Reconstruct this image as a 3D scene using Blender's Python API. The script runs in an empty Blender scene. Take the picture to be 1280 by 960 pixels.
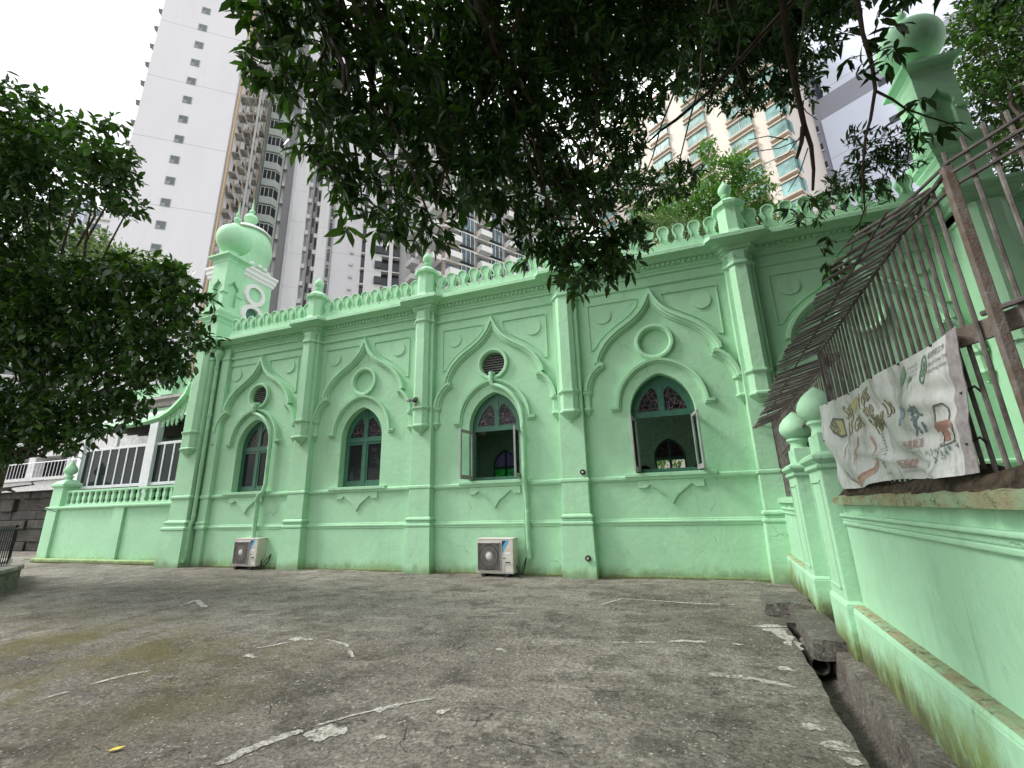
import bpy, math, random
import numpy as np
from mathutils import Vector, Matrix
from mathutils.geometry import tessellate_polygon
random.seed(7); rng=np.random.default_rng(11)
scene=bpy.context.scene; COL=scene.collection
D=10.21; PI=math.pi
R=math.radians
# ------------------------------------------------------------------ helpers
def tag(o,label=None,cat=None,group=None,kind=None):
    if label: o['label']=label
    if cat: o['category']=cat
    if group: o['group']=group
    if kind: o['kind']=kind
    return o
def thing(name,loc,label,cat,group=None,rz=0.0):
    o=bpy.data.objects.new(name,None); COL.objects.link(o); o.location=loc; o.rotation_euler=(0,0,rz)
    o.empty_display_size=.2
    return tag(o,label,cat,group)
def wloc(o):
    p=Vector((0,0,0))
    while o is not None:
        p+=Vector(o.location); o=o.parent
    return p
class MB:
    def __init__(s): s.v=[];s.f=[];s.M=None;s.pc=[]
    def add(s,vs,fs):
        b=len(s.v)
        if s.M is not None: vs=[tuple(s.M@Vector(p)) for p in vs]
        s.pc.append((b,b+len(vs),len(s.f),len(s.f)+len(fs)))
        s.v.extend([tuple(p) for p in vs]); s.f.extend([tuple(i+b for i in f) for f in fs]); return s
    def each(s,name,mat,parent=None,per=1,cap=96,**kw):
        "every piece (or every per pieces) its own part; beyond cap the rest is one stuff part"
        out=[]; n=len(s.pc)
        for i in range(0,n,per):
            q=s.pc[i:i+per]
            if len(out)>=cap: q=s.pc[i:]
            m=MB()
            for a,b,c,d in q: MB.add(m,s.v[a:b],[tuple(k-a for k in f) for f in s.f[c:d]])
            o=m.build(name,mat,parent,**kw); out.append(o)
            if len(out)>cap: o['kind']='stuff'; break
        return out
    def box(s,x0,x1,y0,y1,z0,z1):
        return s.add([(x0,y0,z0),(x1,y0,z0),(x1,y1,z0),(x0,y1,z0),(x0,y0,z1),(x1,y0,z1),(x1,y1,z1),(x0,y1,z1)],
            [(0,3,2,1),(4,5,6,7),(0,1,5,4),(1,2,6,5),(2,3,7,6),(3,0,4,7)])
    def frust(s,a,b):
        # a,b: (x0,x1,y0,y1,z) lower and upper rectangles
        x0,x1,y0,y1,z=a; X0,X1,Y0,Y1,Z=b
        return s.add([(x0,y0,z),(x1,y0,z),(x1,y1,z),(x0,y1,z),(X0,Y0,Z),(X1,Y0,Z),(X1,Y1,Z),(X0,Y1,Z)],
            [(0,3,2,1),(4,5,6,7),(0,1,5,4),(1,2,6,5),(2,3,7,6),(3,0,4,7)])
    def steps(s,x0,x1,y0,y1,prof):
        # prof: list of (grow, z): stacked frusta grown on all sides
        for (g0,z0),(g1,z1) in zip(prof,prof[1:]):
            if z1-z0<1e-6: continue
            s.frust((x0-g0,x1+g0,y0-g0,y1+g0,z0),(x0-g1,x1+g1,y0-g1,y1+g1,z1))
        return s
    def ring(s,rings,cap=True,close=True):
        n=len(rings[0]); vs=[p for r in rings for p in r]; fs=[]
        for k in range(len(rings)-1):
            for i in range(n if close else n-1):
                j=(i+1)%n; fs.append((k*n+i,k*n+j,(k+1)*n+j,(k+1)*n+i))
        if cap: fs.append(tuple(range(n-1,-1,-1))); fs.append(tuple((len(rings)-1)*n+i for i in range(n)))
        return s.add(vs,fs)
    def lathe(s,prof,c,n=20,ph=0.0,sy=1.0):
        return s.ring([[(c[0]+r*math.cos(ph+2*PI*i/n),c[1]+sy*r*math.sin(ph+2*PI*i/n),c[2]+z) for i in range(n)] for r,z in prof])
    def tube(s,pts,r,n=8):
        pts=[Vector(p) for p in pts]; rs=r if isinstance(r,(list,tuple)) else [r]*len(pts); rings=[]
        up=None
        for i,p in enumerate(pts):
            t=(pts[min(i+1,len(pts)-1)]-pts[max(i-1,0)]); t=t.normalized() if t.length>1e-9 else Vector((0,0,1))
            if up is None:
                up=t.orthogonal().normalized()
            else:
                up=(up-t*up.dot(t)); up=up.normalized() if up.length>1e-6 else t.orthogonal().normalized()
            b=t.cross(up)
            rings.append([p+(up*math.cos(2*PI*k/n)+b*math.sin(2*PI*k/n))*rs[i] for k in range(n)])
        return s.ring(rings)
    def prism(s,loops,y0,y1,fn=None):
        # loops of (x,z): first outer then holes; extruded from y0 (front) to y1 (back)
        fn=fn or (lambda x,y,z:(x,y,z))
        tris=tessellate_polygon([[Vector((x,z,0)) for x,z in l] for l in loops])
        flat=[p for l in loops for p in l]; N=len(flat)
        vs=[fn(x,y0,z) for x,z in flat]+[fn(x,y1,z) for x,z in flat]; fs=[]
        for a,b,c in tris:
            fs.append((a,b,c)); fs.append((c+N,b+N,a+N))
        k=0
        for l in loops:
            n=len(l)
            for i in range(n):
                j=(i+1)%n; fs.append((k+i,k+j,N+k+j,N+k+i))
            k+=n
        return s.add(vs,fs)
    def sweep(s,path,prof,y0=0.0,closed=False,fn=None):
        # path of (x,z) in the facade plane; prof closed polygon of (n,p): n across (left of travel), p towards viewer
        fn=fn or (lambda x,y,z:(x,y,z))
        n=len(path); rings=[]
        for i in range(n):
            if closed: a=path[i-1];b=path[(i+1)%n]; 
            else: a=path[max(i-1,0)];b=path[min(i+1,n-1)]
            p=path[i]
            def nm(u,w):
                dx,dz=w[0]-u[0],w[1]-u[1]; L=math.hypot(dx,dz) or 1; return (-dz/L,dx/L)
            n1=nm(a,p) if (closed or i>0) else nm(p,b); n2=nm(p,b) if (closed or i<n-1) else n1
            mx,mz=n1[0]+n2[0],n1[1]+n2[1]; L=math.hypot(mx,mz)
            if L<.35: mx,mz=n1; k=1
            else:
                mx/=L;mz/=L; k=1/max(.45,mx*n1[0]+mz*n1[1])
            rings.append([fn(p[0]+mx*q*k,y0-r,p[1]+mz*q*k) for q,r in prof])
        if closed: rings.append(rings[0]); return s.ring(rings,cap=False)
        return s.ring(rings)
    def build(s,name,mat,parent=None,smooth=False,bev=0.0,auto=None,link=True):
        me=bpy.data.meshes.new(name); L=wloc(parent) if parent is not None else Vector((0,0,0))
        vs=[(p[0]-L.x,p[1]-L.y,p[2]-L.z) for p in s.v]
        me.from_pydata(vs,[],s.f); me.validate()
        import bmesh
        bm=bmesh.new(); bm.from_mesh(me); bmesh.ops.recalc_face_normals(bm,faces=bm.faces); bm.to_mesh(me); bm.free()
        me.materials.append(mat)
        if smooth:
            me.polygons.foreach_set('use_smooth',[True]*len(me.polygons))
            me.set_sharp_from_angle(angle=R(auto or 40))
        o=bpy.data.objects.new(name,me); COL.objects.link(o)
        if parent is not None: o.parent=parent
        if bev:
            m=o.modifiers.new('bevel','BEVEL'); m.width=bev; m.segments=2; m.limit_method='ANGLE'; m.angle_limit=R(35); m.harden_normals=False
        return o
def kids(o): return [c for c in bpy.data.objects if c.parent==o]
def copy_tree(o,parent=None,off=None):
    c=o.copy(); COL.objects.link(c); c.parent=parent
    if off is not None: c.location=Vector(o.location)+Vector(off)
    for ch in kids(o): copy_tree(ch,c)
    return c
# ------------------------------------------------------------------ materials
MATS={}
def newmat(name):
    m=bpy.data.materials.new(name); m.use_nodes=True; nt=m.node_tree; nt.nodes.clear()
    out=nt.nodes.new('ShaderNodeOutputMaterial'); bs=nt.nodes.new('ShaderNodeBsdfPrincipled')
    nt.links.new(bs.outputs[0],out.inputs[0]); return m,nt,bs,out
def nd(nt,t,**k):
    n=nt.nodes.new(t)
    for a,b in k.items():
        if a in n.inputs: n.inputs[a].default_value=b
        else: setattr(n,a,b)
    return n
def coord(nt,world=True):
    if world:
        g=nt.nodes.new('ShaderNodeNewGeometry'); return g.outputs['Position']
    g=nt.nodes.new('ShaderNodeTexCoord'); return g.outputs['Object']
def noise(nt,vec,scale,detail=6,rough=.6,stretch=None):
    if stretch:
        mp=nd(nt,'ShaderNodeMapping'); mp.inputs['Scale'].default_value=stretch; nt.links.new(vec,mp.inputs[0]); vec=mp.outputs[0]
    n=nd(nt,'ShaderNodeTexNoise'); n.inputs['Scale'].default_value=scale; n.inputs['Detail'].default_value=detail; n.inputs['Roughness'].default_value=rough
    nt.links.new(vec,n.inputs['Vector']); return n.outputs['Fac']
def ramp(nt,fac,stops):
    r=nd(nt,'ShaderNodeValToRGB'); e=r.color_ramp.elements
    while len(e)<len(stops): e.new(.5)
    for el,(p,c) in zip(e,stops):
        el.position=p; el.color=(c,c,c,1) if isinstance(c,(int,float)) else (*c,1)
    nt.links.new(fac,r.inputs[0]); return r.outputs[0]
def mix(nt,fac,a,b,mode='MIX'):
    m=nd(nt,'ShaderNodeMix'); m.data_type='RGBA'; m.blend_type=mode
    for s,v in ((0,fac),(6,a),(7,b)):
        if isinstance(v,(int,float)): m.inputs[s].default_value=v
        elif isinstance(v,tuple): m.inputs[s].default_value=(*v,1)
        else: nt.links.new(v,m.inputs[s])
    return m.outputs[2]
def math_(nt,op,a,b=0.0,clamp=False):
    m=nd(nt,'ShaderNodeMath'); m.operation=op; m.use_clamp=clamp
    for s,v in ((0,a),(1,b)):
        if isinstance(v,(int,float)): m.inputs[s].default_value=v
        else: nt.links.new(v,m.inputs[s])
    return m.outputs[0]
def bump(nt,bs,h,strength=.3,dist=.02):
    b=nd(nt,'ShaderNodeBump'); b.inputs['Strength'].default_value=strength; b.inputs['Distance'].default_value=dist
    nt.links.new(h,b.inputs['Height']); nt.links.new(b.outputs[0],bs.inputs['Normal'])
def simple(name,c,rough=.6,metal=0.0,var=.12,scale=6.0,bmp=.1,spec=.4,c2=None):
    m,nt,bs,_=newmat(name); p=coord(nt,False)
    n=noise(nt,p,scale,5)
    c2=c2 or tuple(x*(1-var*2.2) for x in c); hi=tuple(min(1,x*(1+var)) for x in c)
    col=ramp(nt,n,[(.3,c2),(.7,hi)]); nt.links.new(col,bs.inputs['Base Color'])
    bs.inputs['Roughness'].default_value=rough; bs.inputs['Metallic'].default_value=metal; bs.inputs['Specular IOR Level'].default_value=spec
    if bmp: bump(nt,bs,noise(nt,p,scale*7,6),bmp,.01)
    return m
def mint(name,base,moss=0.0,stain=.25,mosscol=(.16,.19,.03),mosstop=.35,dirt=0.0):
    m,nt,bs,_=newmat(name); p=coord(nt)
    n1=noise(nt,p,.8,5); n2=noise(nt,p,6,6); n3=noise(nt,p,2.2,7,.7,(1,1,.18))
    c=mix(nt,ramp(nt,n1,[(.3,0),(.7,1)]),tuple(x*.93 for x in base),tuple(min(1,x*1.05) for x in base))
    c=mix(nt,math_(nt,'MULTIPLY',ramp(nt,n2,[(.45,0),(.75,1)]),.25),c,tuple(x*.8 for x in base))
    c=mix(nt,math_(nt,'MULTIPLY',ramp(nt,n3,[(.55,0),(.78,1)]),stain),c,(base[0]*.55,base[1]*.6,base[2]*.55))
    # tiny chips and pin-holes
    v=nd(nt,'ShaderNodeTexVoronoi'); v.inputs['Scale'].default_value=2.6; nt.links.new(p,v.inputs['Vector'])
    chip=math_(nt,'LESS_THAN',math_(nt,'ADD',v.outputs['Distance'],math_(nt,'MULTIPLY',n2,.05)),.052)
    c=mix(nt,math_(nt,'MULTIPLY',chip,.6),c,(.12,.13,.1))
    if moss:
        sp=nd(nt,'ShaderNodeSeparateXYZ'); nt.links.new(p,sp.inputs[0])
        z=math_(nt,'DIVIDE',sp.outputs[2],mosstop)
        nm=noise(nt,p,1.5,8,.75,(1,1,.75))
        f=math_(nt,'SUBTRACT',math_(nt,'MULTIPLY',nm,1.9),math_(nt,'ADD',z,.28))
        f=ramp(nt,f,[(.0,0),(.5,1)])
        c=mix(nt,math_(nt,'MULTIPLY',f,moss),c,mosscol)
        nm2=noise(nt,p,3.6,8,.8,(1,1,.4))
        f2=ramp(nt,math_(nt,'SUBTRACT',math_(nt,'MULTIPLY',nm2,1.7),math_(nt,'ADD',z,.42)),[(0,0),(.35,1)])
        c=mix(nt,math_(nt,'MULTIPLY',f2,moss),c,(.06,.05,.03))
    stk=noise(nt,p,9,6,.75,(1,1,.06)); gate=ramp(nt,noise(nt,p,.9,5,.6),[(.50,0),(.62,1)])
    c=mix(nt,math_(nt,'MULTIPLY',math_(nt,'MULTIPLY',ramp(nt,stk,[(.52,0),(.66,1)]),gate),stain*1.3),c,(base[0]*.62,base[1]*.66,base[2]*.58))
    pale=ramp(nt,noise(nt,p,1.9,7,.7),[(.56,0),(.66,1)]); c=mix(nt,math_(nt,'MULTIPLY',pale,.22),c,tuple(min(.8,x*1.14+.03) for x in base))
    wp=nd(nt,'ShaderNodeVectorMath'); wp.operation='MULTIPLY_ADD'; nz=nd(nt,'ShaderNodeTexNoise'); nz.inputs['Scale'].default_value=4; nz.inputs['Detail'].default_value=7; nt.links.new(p,nz.inputs['Vector'])
    nt.links.new(nz.outputs['Color'],wp.inputs[0]); wp.inputs[1].default_value=(.3,.3,.3); nt.links.new(p,wp.inputs[2])
    e=nd(nt,'ShaderNodeTexVoronoi'); e.feature='DISTANCE_TO_EDGE'; e.inputs['Scale'].default_value=.8; nt.links.new(wp.outputs[0],e.inputs['Vector'])
    ck=math_(nt,'MULTIPLY',ramp(nt,e.outputs['Distance'],[(.0,1),(.006,0)]),ramp(nt,noise(nt,p,1.3,5),[(.54,0),(.60,1)]))
    c=mix(nt,math_(nt,'MULTIPLY',ck,.5),c,tuple(x*.35 for x in base))
    nt.links.new(c,bs.inputs['Base Color']); bs.inputs['Roughness'].default_value=.66; bs.inputs['Specular IOR Level'].default_value=.25
    h=math_(nt,'ADD',math_(nt,'MULTIPLY',noise(nt,p,8,7,.65),1.0),math_(nt,'MULTIPLY',noise(nt,p,2.6,3),.7))
    h=math_(nt,'ADD',h,math_(nt,'MULTIPLY',ck,-.5)); bump(nt,bs,h,.5,.022)
    return m
MINT=(.375,.655,.418)
M_mint=mint('mint_render',MINT,moss=.40,mosstop=.42,mosscol=(.24,.33,.09))
M_mint2=mint('mint_trim',(.373,.65,.415),moss=0,stain=.3)
M_mintw=mint('mint_boundary',(.36,.625,.41),moss=.8,mosstop=.60,stain=.38)
M_white=mint('white_trim',(.72,.72,.70),stain=.35)
M_int=simple('interior_green',(.26,.48,.32),.8)
M_intf=simple('interior_floor',(.25,.2,.15),.5)
M_frame=simple('window_green',(.045,.15,.10),.45,bmp=.05)
M_caser=simple('casement_edge',(.33,.32,.315),.5)
M_frameW=simple('white_frame',(.78,.79,.82),.4,var=.04)
M_roofd=simple('verandah_ceiling',(.05,.045,.04),.7)
M_greyt=simple('grey_trim',(.42,.41,.38),.8,var=.2)
def glassmat(name,c=(.02,.025,.025),rough=.05):
    m,nt,bs,_=newmat(name); bs.inputs['Base Color'].default_value=(*c,1); bs.inputs['Roughness'].default_value=rough
    bs.inputs['Specular IOR Level'].default_value=.1; return m
M_glass=glassmat('window_glass')
def stainedmat():
    m,nt,bs,out=newmat('stained_glass'); p=coord(nt)
    v=nd(nt,'ShaderNodeTexVoronoi'); v.inputs['Scale'].default_value=9; nt.links.new(p,v.inputs['Vector'])
    e=nd(nt,'ShaderNodeTexVoronoi'); e.feature='DISTANCE_TO_EDGE'; e.inputs['Scale'].default_value=9; nt.links.new(p,e.inputs['Vector'])
    hs=nd(nt,'ShaderNodeHueSaturation'); hs.inputs['Saturation'].default_value=.55; hs.inputs['Value'].default_value=.03; nt.links.new(v.outputs['Color'],hs.inputs['Color'])
    lead=math_(nt,'LESS_THAN',e.outputs['Distance'],.035)
    c=mix(nt,lead,hs.outputs[0],(.17,.12,.145)); nt.links.new(c,bs.inputs['Base Color']); bs.inputs['Roughness'].default_value=.3; bs.inputs['Specular IOR Level'].default_value=.2
    bump(nt,bs,lead,.4,.01); return m
M_stain=stainedmat()
def tintglass(name,c):
    m,nt,bs,out=newmat(name); t=nd(nt,'ShaderNodeBsdfTransparent'); t.inputs[0].default_value=(*c,1); nt.links.new(t.outputs[0],out.inputs[0]); return m
M_greenglass=tintglass('green_pane_glass',(.18,.55,.32)); M_blueglass=tintglass('blue_pane_glass',(.22,.24,.36))
M_dark=simple('dark_void',(.012,.012,.012),.9,var=.1,bmp=0)
M_rust=simple('rusty_iron',(.085,.055,.040),.8,var=.35,scale=16,bmp=.6,c2=(.20,.18,.16))
M_iron=simple('weathered_bar',(.16,.15,.135),.75,var=.3,scale=9,bmp=.5,c2=(.055,.042,.033))
M_irond=simple('dark_bar',(.105,.095,.088),.75,var=.3,scale=8,bmp=.4,c2=(.035,.028,.024))
M_black=simple('black_iron',(.02,.02,.022),.5)
M_ac=simple('ac_casing',(.66,.645,.61),.5,var=.07,scale=3,c2=(.5,.45,.38)); M_acg=simple('ac_grille',(.36,.34,.32),.5); M_acd=simple('ac_dark',(.02,.018,.018),.7)
M_hub=simple('ac_hub',(.60,.58,.55),.5); M_blue=simple('sticker_blue',(.10,.38,.62),.4,var=.02,bmp=0); M_navy=simple('sticker_navy',(.01,.02,.07),.4,var=.02,bmp=0); M_whites=simple('sticker_white',(.75,.78,.8),.4,var=.02,bmp=0)
M_cable=simple('cable_black',(.03,.03,.03),.6)
M_pipe=simple('painted_pipe',(.36,.63,.40),.5,var=.1,scale=4,bmp=.2)
def groundmat():
    m,nt,bs,_=newmat('worn_concrete'); p=coord(nt)
    big=noise(nt,p,.35,6,.6); mid=noise(nt,p,2.0,8,.7); fine=noise(nt,p,30,8,.8); st=noise(nt,p,1.3,9,.75,(1,2.2,1))
    c=mix(nt,ramp(nt,big,[(.35,0),(.65,1)]),(.25,.228,.198),(.38,.352,.31))
    c=mix(nt,ramp(nt,st,[(.50,0),(.64,1)]),c,(.47,.44,.39))
    c=mix(nt,math_(nt,'MULTIPLY',ramp(nt,mid,[(.50,0),(.60,1)]),.75),c,(.15,.133,.113))
    c=mix(nt,math_(nt,'MULTIPLY',ramp(nt,noise(nt,p,8,8,.8),[(.55,0),(.68,1)]),.6),c,(.10,.088,.075))
    zone=noise(nt,p,.22,4,.55); c=mix(nt,math_(nt,'MULTIPLY',ramp(nt,zone,[(.44,0),(.58,1)]),.8),c,mix(nt,1.0,c,(.56,.54,.52),'MULTIPLY'))
    c=mix(nt,math_(nt,'MULTIPLY',ramp(nt,noise(nt,p,.9,8,.75,(1,1.8,1)),[(.54,0),(.66,1)]),.7),c,mix(nt,1.0,c,(.50,.47,.44),'MULTIPLY'))
    c=mix(nt,ramp(nt,fine,[(.40,0),(.62,1)]),mix(nt,1.0,c,(.47,.46,.45),'MULTIPLY'),mix(nt,1.0,c,(1.52,1.50,1.46),'MULTIPLY'))
    sp_=None; h0=math_(nt,'MULTIPLY',fine,1.0)
    for sc,th_,gs,amt in ((22,.22,6,.9),(60,.26,11,.7)):
        v=nd(nt,'ShaderNodeTexVoronoi'); v.inputs['Scale'].default_value=sc; nt.links.new(p,v.inputs['Vector'])
        peb=math_(nt,'LESS_THAN',v.outputs['Distance'],th_); gate=ramp(nt,noise(nt,p,gs,4),[(.50,0),(.57,1)]); q=math_(nt,'MULTIPLY',peb,gate)
        c=mix(nt,math_(nt,'MULTIPLY',q,amt),c,(.66,.64,.58)); h0=math_(nt,'ADD',h0,math_(nt,'MULTIPLY',q,.25))
    wp=nd(nt,'ShaderNodeVectorMath'); wp.operation='MULTIPLY_ADD'
    nz=nd(nt,'ShaderNodeTexNoise'); nz.inputs['Scale'].default_value=3.5; nz.inputs['Detail'].default_value=8; nt.links.new(p,nz.inputs['Vector'])
    nt.links.new(nz.outputs['Color'],wp.inputs[0]); wp.inputs[1].default_value=(.35,.35,.35); nt.links.new(p,wp.inputs[2])
    e=nd(nt,'ShaderNodeTexVoronoi'); e.feature='DISTANCE_TO_EDGE'; e.inputs['Scale'].default_value=1.1; nt.links.new(wp.outputs[0],e.inputs['Vector'])
    crack=ramp(nt,e.outputs['Distance'],[(.0,1),(.010,0)]); crack=math_(nt,'MULTIPLY',crack,ramp(nt,noise(nt,p,2.1,6,.7),[(.53,0),(.58,1)]))
    c=mix(nt,math_(nt,'MULTIPLY',crack,.85),c,(.03,.026,.022))
    mo=ramp(nt,noise(nt,p,.42,7,.7),[(.56,0),(.70,1)])
    # greener towards the damp planter side at the near left
    sx=nd(nt,'ShaderNodeSeparateXYZ'); nt.links.new(p,sx.inputs[0])
    lf=math_(nt,'MULTIPLY',math_(nt,'SUBTRACT',-2.9,sx.outputs[0]),.45,True); ly=math_(nt,'MULTIPLY',math_(nt,'SUBTRACT',5.8,sx.outputs[1]),.6,True)
    damp=math_(nt,'MULTIPLY',math_(nt,'MULTIPLY',lf,ly),ramp(nt,noise(nt,p,1.1,7,.7),[(.42,0),(.60,1)]))
    mo=math_(nt,'MAXIMUM',math_(nt,'MULTIPLY',mo,.22),damp)
    c=mix(nt,math_(nt,'MULTIPLY',mo,.75),c,(.15,.13,.03))
    nt.links.new(c,bs.inputs['Base Color']); bs.inputs['Roughness'].default_value=.75; bs.inputs['Specular IOR Level'].default_value=.35
    h=math_(nt,'ADD',math_(nt,'MULTIPLY',noise(nt,p,5,8,.75),2.6),math_(nt,'ADD',h0,math_(nt,'MULTIPLY',crack,-1.2)))
    bump(nt,bs,h,1.0,.04); return m
M_ground=groundmat()
def cementmat():
    m,nt,bs,out=newmat('cement_patch'); p=coord(nt)
    c=mix(nt,ramp(nt,noise(nt,p,9,7,.75),[(.38,0),(.62,1)]),(.36,.34,.30),(.60,.58,.53)); c=mix(nt,ramp(nt,noise(nt,p,45,5,.8),[(.40,0),(.60,1)]),mix(nt,1.0,c,(.62,.62,.6),'MULTIPLY'),mix(nt,1.0,c,(1.2,1.2,1.2),'MULTIPLY'))
    nt.links.new(c,bs.inputs['Base Color']); bs.inputs['Roughness'].default_value=.9; bump(nt,bs,noise(nt,p,30,6,.8),.9,.02)
    t=nd(nt,'ShaderNodeBsdfTransparent'); mx=nd(nt,'ShaderNodeMixShader')
    a=ramp(nt,math_(nt,'ADD',math_(nt,'MULTIPLY',noise(nt,p,24,8,.85),.7),math_(nt,'MULTIPLY',noise(nt,p,5,5,.7),.3)),[(.43,0),(.50,1)])
    nt.links.new(a,mx.inputs[0]); nt.links.new(t.outputs[0],mx.inputs[1]); nt.links.new(bs.outputs[0],mx.inputs[2]); nt.links.new(mx.outputs[0],out.inputs[0]); return m
M_cement=cementmat()
def grit(name,lo,mid_,hi,rough=.8,sc=1.0):
    m,nt,bs,_=newmat(name); p=coord(nt)
    a=noise(nt,p,2.4*sc,8,.75); b=noise(nt,p,9*sc,8,.8); c_=noise(nt,p,40*sc,6,.8)
    c=mix(nt,ramp(nt,a,[(.42,0),(.60,1)]),lo,mid_); c=mix(nt,ramp(nt,b,[(.56,0),(.66,1)]),c,hi)
    c=mix(nt,math_(nt,'MULTIPLY',ramp(nt,noise(nt,p,6*sc,7,.8),[(.54,0),(.64,1)]),.7),c,tuple(x*.4 for x in lo))
    c=mix(nt,ramp(nt,c_,[(.42,0),(.60,1)]),mix(nt,1.0,c,(.55,.55,.55),'MULTIPLY'),mix(nt,1.0,c,(1.4,1.4,1.38),'MULTIPLY'))
    nt.links.new(c,bs.inputs['Base Color']); bs.inputs['Roughness'].default_value=rough
    bump(nt,bs,math_(nt,'ADD',math_(nt,'MULTIPLY',b,1.6),c_),1.0,.03); return m
M_drain=grit('drain_concrete',(.15,.135,.112),(.26,.24,.205),(.42,.40,.35)); M_stone=grit('dark_stone',(.12,.108,.09),(.22,.205,.18),(.42,.40,.36),.75)
M_soil=simple('soil',(.075,.055,.035),.95,var=.4,scale=20,bmp=1.0)
def mosscope():
    m,nt,bs,_=newmat('mossy_coping'); p=coord(nt)
    c=mix(nt,ramp(nt,noise(nt,p,5,8,.75),[(.42,0),(.58,1)]),(.36,.32,.18),(.34,.50,.30))
    c=mix(nt,ramp(nt,noise(nt,p,13,6,.8),[(.52,0),(.66,1)]),c,(.09,.075,.04))
    nt.links.new(c,bs.inputs['Base Color']); bs.inputs['Roughness'].default_value=.9
    bump(nt,bs,noise(nt,p,22,8,.8),.9,.03); return m
M_moss=mosscope()
def leafmat(name,c,c2,trans=.3,rough=.38,spec=.5):
    m,nt,bs,out=newmat(name); g=nt.nodes.new('ShaderNodeNewGeometry')
    col=ramp(nt,g.outputs['Random Per Island'],[(.0,c),(.72,tuple((a+b)/2 for a,b in zip(c,c2))),(.97,c2)])
    nt.links.new(col,bs.inputs['Base Color']); bs.inputs['Roughness'].default_value=rough; bs.inputs['Specular IOR Level'].default_value=spec
    tr=nd(nt,'ShaderNodeBsdfTranslucent'); tc=mix(nt,1.0,col,(1.6,1.9,.7),'MULTIPLY'); nt.links.new(tc,tr.inputs[0])
    mx=nd(nt,'ShaderNodeMixShader'); mx.inputs[0].default_value=trans; nt.links.new(bs.outputs[0],mx.inputs[1]); nt.links.new(tr.outputs[0],mx.inputs[2]); nt.links.new(mx.outputs[0],out.inputs[0])
    return m
M_mango=leafmat('long_leaf',(.011,.028,.006),(.048,.105,.016),.25)
M_broad=leafmat('broad_leaf',(.015,.040,.009),(.055,.12,.02),.26)
M_lightleaf=leafmat('light_leaf',(.05,.12,.025),(.12,.24,.05),.3)
M_midleaf=leafmat('mid_leaf',(.022,.055,.010),(.075,.15,.025),.22)
M_greyleaf=leafmat('grey_green_leaf',(.07,.12,.05),(.16,.22,.10),.25)
M_bark=simple('bark',(.075,.055,.04),.9,var=.4,scale=10,bmp=1.0,c2=(.03,.022,.016))
# ------------------------------------------------------------------ camera, world, light
cam=bpy.data.cameras.new('camera'); co=bpy.data.objects.new('camera',cam); COL.objects.link(co); scene.camera=co
cam.sensor_width=36; cam.lens=553.8/1280*36; cam.clip_start=.05; cam.clip_end=2000
Y_,P_,O_=R(19.49),R(15.4),R(-1.52)
f=Vector((-math.sin(Y_)*math.cos(P_),math.cos(Y_)*math.cos(P_),math.sin(P_))); r=Vector((math.cos(Y_),math.sin(Y_),0)); u=r.cross(f)
r2=r*math.cos(O_)+u*math.sin(O_); u2=-r*math.sin(O_)+u*math.cos(O_)
co.matrix_world=Matrix(((r2.x,u2.x,-f.x,0),(r2.y,u2.y,-f.y,0),(r2.z,u2.z,-f.z,1.5),(0,0,0,1)))
w=bpy.data.worlds.new('World'); scene.world=w; w.use_nodes=True; nt=w.node_tree; nt.nodes.clear()
SUN_EL,SUN_AZ=R(46),R(252)   # azimuth clockwise from +Y
out=nt.nodes.new('ShaderNodeOutputWorld'); bg=nt.nodes.new('ShaderNodeBackground'); sky=nt.nodes.new('ShaderNodeTexSky')
sky.sky_type='NISHITA'; sky.sun_disc=False; sky.sun_elevation=SUN_EL; sky.sun_rotation=SUN_AZ; sky.air_density=1.0; sky.dust_density=5.0; sky.ozone_density=1.0
tc=nt.nodes.new('ShaderNodeTexCoord')
hs=nt.nodes.new('ShaderNodeHueSaturation'); hs.inputs['Saturation'].default_value=.18; nt.links.new(sky.outputs[0],hs.inputs['Color'])
cl=noise(nt,tc.outputs['Generated'],2.2,7,.6,(1,1,2.2))
cloud=ramp(nt,cl,[(.34,(4.6,4.8,5.1)),(.60,(14.2,14.4,14.6))])
mm=mix(nt,.82,hs.outputs[0],cloud)
nt.links.new(mm,bg.inputs[0]); bg.inputs[1].default_value=.085; nt.links.new(bg.outputs[0],out.inputs[0])
sl=bpy.data.lights.new('sun','SUN'); sl.energy=1.5; sl.angle=R(14); sl.color=(1,.97,.92); so_=bpy.data.objects.new('sun',sl); COL.objects.link(so_)
dv=Vector((math.sin(SUN_AZ)*math.cos(SUN_EL),math.cos(SUN_AZ)*math.cos(SUN_EL),math.sin(SUN_EL)))
so_.rotation_euler=dv.to_track_quat('Z','Y').to_euler(); so_.location=(0,-5,30)
vs=scene.view_settings; vs.view_transform='Standard'; vs.look='None'; vs.exposure=1.13; vs.gamma=1.0; vs.use_curve_mapping=False
scene.cycles.use_denoising=True
scene.cycles.max_bounces=6; scene.cycles.transparent_max_bounces=12
# ------------------------------------------------------------------ wall frame (s along boundary wall, o offset)
TH=R(4.17); CT,ST=math.cos(TH),math.sin(TH)
def so(s,o,z): return Vector((ST*s+CT*o, CT*s-ST*o, z))
WF=lambda x,y,z: so(x,y,z)   # prism/sweep mapping: x->s, y->offset, z
class WB(MB):
    "mesh builder whose x is s (away from camera) and y is the offset o"
    def add(s,vs,fs):
        return MB.add(s,[so(p[0],p[1],p[2]) for p in vs],fs)
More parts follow.
